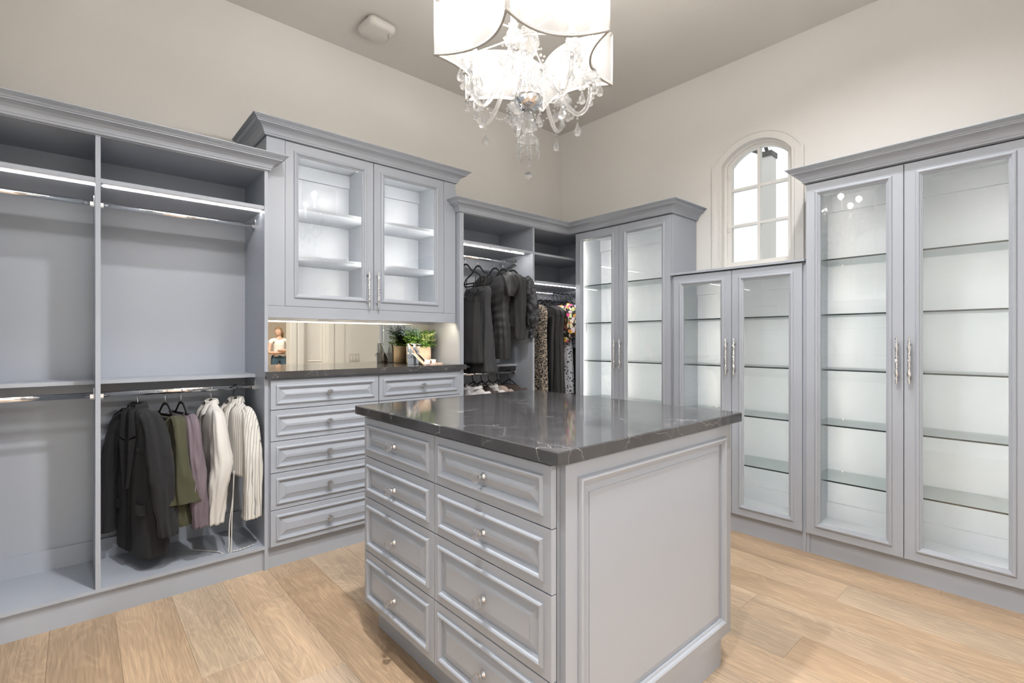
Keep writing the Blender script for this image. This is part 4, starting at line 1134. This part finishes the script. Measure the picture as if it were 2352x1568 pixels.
# striped cropped jacket with ties
loc, rz = spot(.664, 13)
hanger(loc, rz, 'black plastic hanger holding the pinstriped jacket', 'plastic', HL)
g = Garment('jacket', 'cropped white pinstriped jacket with long tie cords on a hanger', 'jacket', loc, rz, GL, 14)
g.body([(-.092, .050, .024, .024), (-.110, .084, .030, .028), (-.135, .130, .050, .046), (-.165, .158, .058, .048), (-.23, .164, .064, .050), (-.33, .160, .070, .050), (-.46, .156, .078, .052)], 'pinstripe', fold=.008, k=6, hem=.03)
g.sleeve(-1, [(.110, 0, -.125), (.152, .0, -.165), (.180, .0, -.28), (.190, .002, -.44), (.192, .006, -.56), (.190, .008, -.700)], [(.014, .022), (.032, .032), (.042, .040), (.044, .042), (.044, .044), (.046, .050)], 'pinstripe', crease=.006)
g.sleeve(1, [(.120, 0, -.140), (.148, .004, -.19), (.152, .016, -.32), (.154, .028, -.47), (.150, .034, -.600)], [(.028, .028), (.040, .040), (.042, .044), (.044, .048), (.046, .054)], 'pinstripe', crease=.006)
g.patch([(-.010, -.11), (.014, -.11), (.045, -.44), (-.015, -.44)], 'ivory_satin', 'front_opening', .006, 4, 16)
g.collar(.048, .026, -.114, .046, .013, 'pinstripe', open_a=25)
g.patch([(-.056, -.088), (-.014, -.11), (-.020, -.42), (-.066, -.24)], 'pinstripe', 'lapel', .020)
g.patch([(.018, -.11), (.056, -.088), (.080, -.24), (.045, -.42)], 'pinstripe', 'lapel', .020)
for i in range(3): MB().lathe([(.0001, .003), (.005, .003), (.0065, .001), (.0065, -.002)], 12, (.128, .083, -.510 - .021*i), 0, True, 'y').build('button', 'amber_button', g.t)
fz = .132 - RL + .004
g.cord([(-.130, .070, -.45), (-.135, .075, -.56), (-.140, .085, -.70), (-.142, .09, fz), (-.130, .10, fz), (-.158, .06, fz), (-.150, -.02, fz)], .0028, 'pinstripe', 'tie_cord')
g.cord([(-.128, .070, -.45), (-.140, .080, -.58), (-.146, .10, -.72), (-.152, .11, fz), (-.10, .13, fz), (-.03, .16, fz), (.04, .20, fz)], .0028, 'pinstripe', 'tie_cord')

# upper rod of the corner wardrobe: black dresses and tops
RU, yU = 1.921, 3.089
GU = 'black dresses and tops on the upper rod of the corner wardrobe'
HU = 'hangers on the upper rod of the corner wardrobe'
def up(x, rot): return (x, yU, RU + .0015), R(90 + rot)
loc, rz = up(2.250, 2)
hanger(loc, rz, 'black velvet hanger holding the feather-trimmed dress', 'velvet', HU)
g = Garment('dress', 'short black strappy dress with a fluffy feather trim', 'dress', loc, rz, GU, 21)
g.body([(-.335, .170, .030, .030), (-.36, .178, .042, .038), (-.46, .168, .050, .042), (-.60, .180, .054, .046), (-.84, .200, .060, .05)], 'black_crepe', fold=.014, k=6)
for sd in (-1, 1): g.cord([(sd*.15, .012, -.165), (sd*.14, .020, -.25), (sd*.125, .030, -.345)], .0035, 'black_crepe')
ft = MB()
for i in range(900):
    a = rs.uniform(0, 6.28); x = .175*math.cos(a); y = .045*math.sin(a); z = -.34 + rs.uniform(-.04, .04)
    d = Vector((rs.uniform(-1, 1), .6*math.sin(a) + rs.uniform(-.7, 1), rs.uniform(-.9, .9))).normalized()*rs.uniform(.02, .05)
    q = Vector((rs.uniform(-1, 1), rs.uniform(-1, 1), rs.uniform(-1, 1))).normalized()*.0016
    p = Vector((x, y, z)); ft.add([tuple(p-q), tuple(p+q), tuple(p+d)], [(0, 1, 2)])
tag(ft.build('feather_trim', 'black_feather', g.t), kind='stuff')
loc, rz = up(2.372, -3)
hanger(loc, rz, 'black velvet hanger holding the flared slip dress', 'velvet', HU)
g = Garment('dress', 'flared black slip dress with lace bodice hanging beside the feather-trimmed dress', 'dress', loc, rz, GU, 24)
g.body([(-.250, .150, .030, .028), (-.29, .170, .042, .036), (-.40, .160, .050, .042), (-.52, .170, .060, .05), (-.70, .195, .078, .062), (-.925, .232, .095, .075)], 'black_sheer', fold=.024, k=9, hem=.01)
g.patch([(-.12, -.268), (.12, -.268), (.03, -.37), (-.03, -.37)], 'black_lace', 'lace_bodice', .003, 10, 8)
for sd in (-1, 1): g.cord([(sd*.14, .012, -.165), (sd*.13, .02, -.22), (sd*.115, .028, -.27)], .0035, 'black_crepe')
loc, rz = up(2.545, 0)
hanger(loc, rz, 'black velvet hanger holding the ruched satin dress', 'velvet', HU)
g = Garment('dress', 'ruched black satin dress with a low neckline and puffed sleeves', 'dress', loc, rz, GU, 27)
g.body([(-.150, .150, .020, .024), (-.18, .185, .040, .040), (-.25, .190, .060, .05), (-.34, .172, .066, .054), (-.42, .158, .062, .052), (-.55, .172, .068, .056), (-.70, .178, .070, .056), (-.815, .172, .066, .054)], 'black_satin', fold=.012, k=9, ruche=.005, sub=14)
for sd in (-1, 1):
    g.sleeve(sd, [(.130, 0, -.150), (.18, .008, -.185), (.205, .012, -.25), (.20, .014, -.32)], [(.02, .024), (.040, .038), (.050, .044), (.036, .034)], 'black_satin', wob=.008, crease=.022)
loc, rz = up(2.634, 4)
hanger(loc, rz, 'black velvet hanger holding the plain long-sleeved black top', 'velvet', HU)
g = Garment('top', 'plain long-sleeved black jersey top beside the satin dress', 'top', loc, rz, GU, 30)
g.body([(-.145, .125, .018, .022), (-.17, .165, .030, .032), (-.22, .190, .038, .038), (-.36, .182, .042, .04), (-.56, .185, .046, .042)], 'black_crepe', fold=.012, k=6)
for sd in (-1, 1): g.sleeve(sd, [(.150, 0, -.155), (.195, .0, -.21), (.205, .006, -.36), (.210, .012, -.52), (.210, .016, -.66)], [(.034, .034), (.048, .046), (.046, .046), (.040, .042), (.034, .036)], 'black_crepe')
loc, rz = up(2.738, 6)
hanger(loc, rz, 'black velvet hanger holding the lace-sleeved blouse', 'velvet', HU)
g = Garment('blouse', 'black blouse with puffed lace sleeves gathered at the cuffs', 'blouse', loc, rz, GU, 33)
g.body([(-.140, .110, .016, .018), (-.17, .150, .022, .022), (-.22, .178, .026, .024), (-.40, .175, .028, .024), (-.50, .175, .03, .024)], 'black_sheer', fold=.004, k=6)
for sd in (-1, 1):
    g.sleeve(sd, [(.150, 0, -.155), (.188, -.004, -.22), (.204, -.004, -.34), (.216, -.002, -.46), (.214, 0, -.535), (.208, .0, -.560)], [(.03, .018), (.046, .024), (.054, .030), (.060, .034), (.046, .028), (.026, .018)], 'black_lace')
    g.sleeve(sd, [(.208, 0, -.555), (.208, 0, -.60), (.209, 0, -.648)], [(.026, .018), (.024, .016), (.030, .020)], 'black_lace', part='cuff')

# low rod of the corner wardrobe: folded-shoulder shirts
RQ, yQ = 1.006, 3.100
GQ = 'shirts on the low rod of the corner wardrobe'
HQ = 'hangers on the low rod of the corner wardrobe'
low_set = [(2.225, 'grey_cotton', 'shirt', 'pale grey cotton shirt on a black plastic hanger against the side panel', 41),
           (2.340, 'white_cotton', 'shirt', 'white cotton shirt next to the pale grey one on a black plastic hanger', 42),
           (2.425, 'brown_knit', 'sweater', 'dark brown knitted sweater between two white shirts', 43),
           (2.500, 'white_cotton', 'shirt', 'white cotton shirt between the brown sweater and the beige top', 44),
           (2.590, 'beige_suede', 'top', 'beige suede top beside the dark brown cardigan', 45),
           (2.715, 'brown_knit', 'cardigan', 'dark brown cardigan against the bay divider', 46)]
for x, mt, nm, lb, sd_ in low_set:
    loc, rz = (x, yQ, RQ + .0015), R(90 + random.uniform(-4, 4))
    hanger(loc, rz, 'black plastic hanger carrying the ' + lb.split(' on a ')[0].split(' next to')[0].split(' between')[0].split(' beside')[0].split(' against')[0] + {42: ' next to the grey shirt', 44: ' next to the beige top'}.get(sd_, ''), 'plastic', HQ)
    g = Garment(nm, lb, nm, loc, rz, GQ, sd_)
    g.body([(-.118, .085, .018, .022), (-.135, .120, .026, .028), (-.165, .165, .032, .034), (-.21, .190, .036, .036), (-.40, .185, .040, .038), (-.62, .188, .042, .040)], mt, fold=.006, k=6, n=40, sub=5)
    for sd in (-1, 1): g.sleeve(sd, [(.150, 0, -.158), (.190, 0, -.22), (.205, .004, -.38), (.208, .006, -.60)], [(.032, .03), (.046, .040), (.044, .038), (.036, .032)], mt)
    if nm == 'shirt': g.collar(.080, .030, -.135, .034, .020, mt, open_a=35)

# long-hang corner bay
RK, yK = 1.690, 3.090
GK = 'long clothes on the rod of the corner bay'
HK = 'hangers on the rod of the corner bay'
long_set = [(2.985, 'floral_cream', 'dress', 'long black dress with cream botanical print beside the bay divider', 'dress', 1.05, 'velvet'),
            (3.075, 'leather_black', 'trousers', 'glossy black leather trousers next to the cream-printed dress', 'pants', 1.02, 'velvet'),
            (3.135, 'black_crepe', 'dress', 'plain long black dress next to the leather trousers', 'dress', 1.05, 'velvet'),
            (3.185, 'black_satin', 'dress', 'long black satin dress with narrow straps in the corner bay', 'dress', 1.08, 'velvet'),
            (3.255, 'floral_bright', 'blouse', 'puff-sleeved blouse with a bright multicoloured flower print', 'blouse', .33, 'plastic'),
            (3.305, 'speckle_white', 'dress', 'long white dress with black speckles below the flowered blouse', 'dress', .96, 'plastic'),
            (3.360, 'speckle_blue', 'blouse', 'short-sleeved blue and black speckled blouse behind the flowered one', 'blouse', .38, 'plastic'),
            (3.425, 'black_crepe', 'dress', 'plain long black crepe dress beside the glazed cabinet side', 'dress', 1.08, 'plastic'),
            (3.490, 'wool_charcoal', 'coat', 'long charcoal coat at the far end of the corner bay rod', 'dress', 1.06, 'plastic')]
for i, (x, mt, nm, lb, kind, ln_, hk) in enumerate(long_set):
    loc, rz = (x, yK, RK + .0015), R(90 + random.uniform(-3, 3))
    sh = lb.split(' beside')[0].split(' next')[0].split(' in the')[0].split(' below')[0].split(' behind')[0].split(' at the')[0].split(' with ')[0]
    hanger(loc, rz, ('black velvet hanger' if hk == 'velvet' else 'black plastic hanger') + ' carrying the ' + sh, hk, HK)
    g = Garment(nm, lb, nm, loc, rz, GK, 60+i)
    if kind == 'pants':
        g.body([(-.225, .170, .020, .020), (-.26, .172, .030, .028), (-.5, .165, .034, .03), (-ln_-.2, .150, .034, .03)], mt, fold=.012, k=4, n=48)
    elif kind == 'blouse':
        g.body([(-.120, .095, .018, .020), (-.145, .140, .030, .028), (-.19, .180, .036, .032), (-.12-ln_, .180, .042, .034)], mt, fold=.008, k=7, n=40)
        for sd in (-1, 1): g.sleeve(sd, [(.135, 0, -.142), (.18, .0, -.175), (.212, .004, -.25), (.216, .006, -.34), (.205, .006, -.405)], [(.034, .026), (.060, .034), (.078, .040), (.074, .040), (.042, .030)], mt, wob=.010)
    else:
        g.body([(-.130, .110, .016, .018), (-.155, .155, .026, .026), (-.20, .182, .032, .030), (-.36, .165, .034, .03), (-.60, .175, .036, .032), (-.13-ln_, .195, .040, .034)], mt, fold=.014, k=8, n=48)

# ------------------------------------------------------------------ woman in the hall, seen in the mirror
PX, PY = 3.46, -5.40
wm = thing('person', 'woman in white T-shirt and jeans standing with folded arms, reflected in the mirror', 'person', (PX, PY, 0), 0)
def skinned(name, mat, verts, edges, radii, sub=2):
    me = bpy.data.meshes.new(name); me.from_pydata(verts, edges, []); me.update()
    o = bpy.data.objects.new(name, me); COL.objects.link(o); o.parent = wm
    me.materials.append(MATS[mat])
    md = o.modifiers.new('skin', 'SKIN'); md.use_smooth_shade = True
    lay = me.skin_vertices[0] if me.skin_vertices else None
    if lay is None:
        bm_ = bmesh.new(); bm_.from_mesh(me); bm_.verts.layers.skin.verify(); bm_.to_mesh(me); bm_.free(); lay = me.skin_vertices[0]
    for i, r in enumerate(radii):
        lay.data[i].radius = r if isinstance(r, tuple) else (r, r)
    lay.data[0].use_root = True
    s = o.modifiers.new('sub', 'SUBSURF'); s.levels = sub; s.render_levels = sub
    return o
# she faces the mirror wall (+Y) with her body and looks to her right (-X side of the mirror image)
V = [(0, 0, .90), (0, .005, 1.02), (0, .0, 1.16), (0, -.005, 1.27), (0, .0, 1.335), (-.005, .006, 1.36), (-.008, .010, 1.40), (-.010, .012, 1.43),
     (-.075, -.005, 1.275), (-.165, -.01, 1.265), (-.215, .03, 1.10), (-.225, .06, .985), (-.10, .155, .985), (.03, .175, 1.01), (.085, .165, 1.035),
     (.075, -.005, 1.275), (.165, -.01, 1.265), (.215, .03, 1.11), (.225, .07, 1.005), (.10, .175, 1.035), (-.03, .195, 1.045), (-.09, .18, 1.045),
     (-.09, 0, .86), (-.095, .015, .48), (-.095, -.01, .09), (-.10, .09, .045), (.09, 0, .86), (.095, .015, .48), (.095, -.01, .09), (.10, .09, .045)]
E_ = [(0, 1), (1, 2), (2, 3), (3, 4), (4, 5), (5, 6), (6, 7), (3, 8), (8, 9), (9, 10), (10, 11), (11, 12), (12, 13), (13, 14), (3, 15), (15, 16), (16, 17), (17, 18), (18, 19), (19, 20), (20, 21), (0, 22), (22, 23), (23, 24), (24, 25), (0, 26), (26, 27), (27, 28), (28, 29)]
Rd = [(.13, .10), (.115, .085), (.125, .095), (.11, .08), (.048, .05), (.046, .048), (.048, .05), (.045, .045),
      (.06, .055), (.05, .05), (.042, .042), (.038, .038), (.034, .034), (.03, .03), (.018, .018), (.06, .055), (.05, .05), (.042, .042), (.038, .038), (.034, .034), (.03, .03), (.018, .018),
      (.082, .085), (.056, .056), (.036, .04), (.03, .025), (.082, .085), (.056, .056), (.036, .04), (.03, .025)]
skinned('body', 'skin', V, E_, Rd)
tv = [V[i] for i in (1, 2, 3)] + [(0, 0, .97), (-.085, -.005, 1.278), (-.170, -.01, 1.262), (-.200, .018, 1.165), (.085, -.005, 1.278), (.170, -.01, 1.262), (.200, .018, 1.165), (0, 0, 1.31)]
skinned('t_shirt', 'tshirt', tv, [(0, 1), (1, 2), (0, 3), (2, 4), (4, 5), (5, 6), (2, 7), (7, 8), (8, 9), (2, 10)], [(.128, .098), (.138, .108), (.120, .09), (.132, .102), (.07, .064), (.060, .060), (.056, .056), (.07, .064), (.060, .060), (.056, .056), (.06, .056)])
jv = [(0, 0, .90), (0, 0, .985), (-.092, 0, .84), (-.096, .014, .48), (-.096, -.008, .11), (.092, 0, .84), (.096, .014, .48), (.096, -.008, .11)]
skinned('jeans', 'denim', jv, [(0, 1), (0, 2), (2, 3), (3, 4), (0, 5), (5, 6), (6, 7)], [(.142, .112), (.130, .10), (.094, .097), (.07, .07), (.055, .058), (.094, .097), (.07, .07), (.055, .058)])
MB().lathe([(.133, -.012), (.137, -.012), (.137, .012), (.133, .012)], 24, (0, 0, .975)).build('belt', 'leather_brown', wm).scale = (1, .80, 1)
def ball(name, mat, c, r, keep=lambda d: True, yaw=0, n=24):
    mb = MB(); vs = {}; 
    def pt(i, j):
        a_, b_ = math.pi*i/(n//2), 2*math.pi*j/n
        return Vector((math.sin(a_)*math.cos(b_), math.sin(a_)*math.sin(b_), math.cos(a_)))
    m_ = Matrix.Rotation(yaw, 3, 'Z')
    for i in range(n//2):
        for j in range(n):
            q = [pt(i, j), pt(i+1, j), pt(i+1, j+1), pt(i, j+1)]
            if keep((q[0]+q[2])/2): mb.add([tuple(Vector(c) + m_ @ Vector((d.x*r[0], d.y*r[1], d.z*r[2]))) for d in q], [(0, 1, 2, 3)], 0, True)
    return mb.build(name, mat, wm)
FY = R(140)    # the face looks towards -X and slightly +Y
HC = (-.012, .012, 1.462)
ball('head', 'skin', HC, (.092, .072, .112), yaw=FY)
ball('hair', 'hair', HC, (.100, .080, .119), lambda d: (d.x < .25 and d.z > -.45 + .55*max(0, d.x+.2)) or d.z > .60, yaw=FY)
bk_ = Vector((-math.cos(FY), -math.sin(FY), 0))
pt0 = Vector(HC) + bk_*.098 + Vector((0, 0, .0))
mb = MB(); mb.tube([tuple(pt0 - bk_*.02), tuple(pt0 + bk_*.025 + Vector((0, 0, .005))), tuple(pt0 + bk_*.055 + Vector((0, 0, -.03))), tuple(pt0 + bk_*.06 + Vector((0, 0, -.09))), tuple(pt0 + bk_*.045 + Vector((0, 0, -.15)))], [.022, .024, .032, .028, .008], 10)
mb.build('ponytail', 'hair', wm)
fd = -bk_; sd_v = Vector((-fd.y, fd.x, 0))
fp = lambda f, s_, z: tuple(Vector(HC) + fd*f + sd_v*s_ + Vector((0, 0, z)))
MB().tube([fp(.086, 0, .022), fp(.100, 0, -.006), fp(.110, 0, -.022), fp(.090, 0, -.030)], [.007, .009, .011, .007], 8).build('nose', 'skin', wm)
MB().tube([fp(.082, -.022, -.056), fp(.094, 0, -.054), fp(.082, .022, -.056)], .006, 6).build('lips', 'blush_patent', wm)
for sg in (-1, 1):
    MB().lathe([(.0001, -.007), (.007, -.002), (.007, .002), (.0001, .007)], 8, fp(.080, sg*.030, .014)).build('eye', 'leather_brown', wm)
    MB().lathe([(.002, -.020), (.014, -.006), (.013, .012), (.002, .020)], 10, fp(-.008, sg*.072, -.008)).build('ear', 'skin', wm)
    MB().tube([fp(.084, sg*.016, .030), fp(.082, sg*.032, .034), fp(.070, sg*.046, .028)], .0035, 6).build('eyebrow', 'hair', wm)

# ------------------------------------------------------------------ tidy up the mesh sources
for o in _proto: bpy.data.objects.remove(o, do_unlink=True)
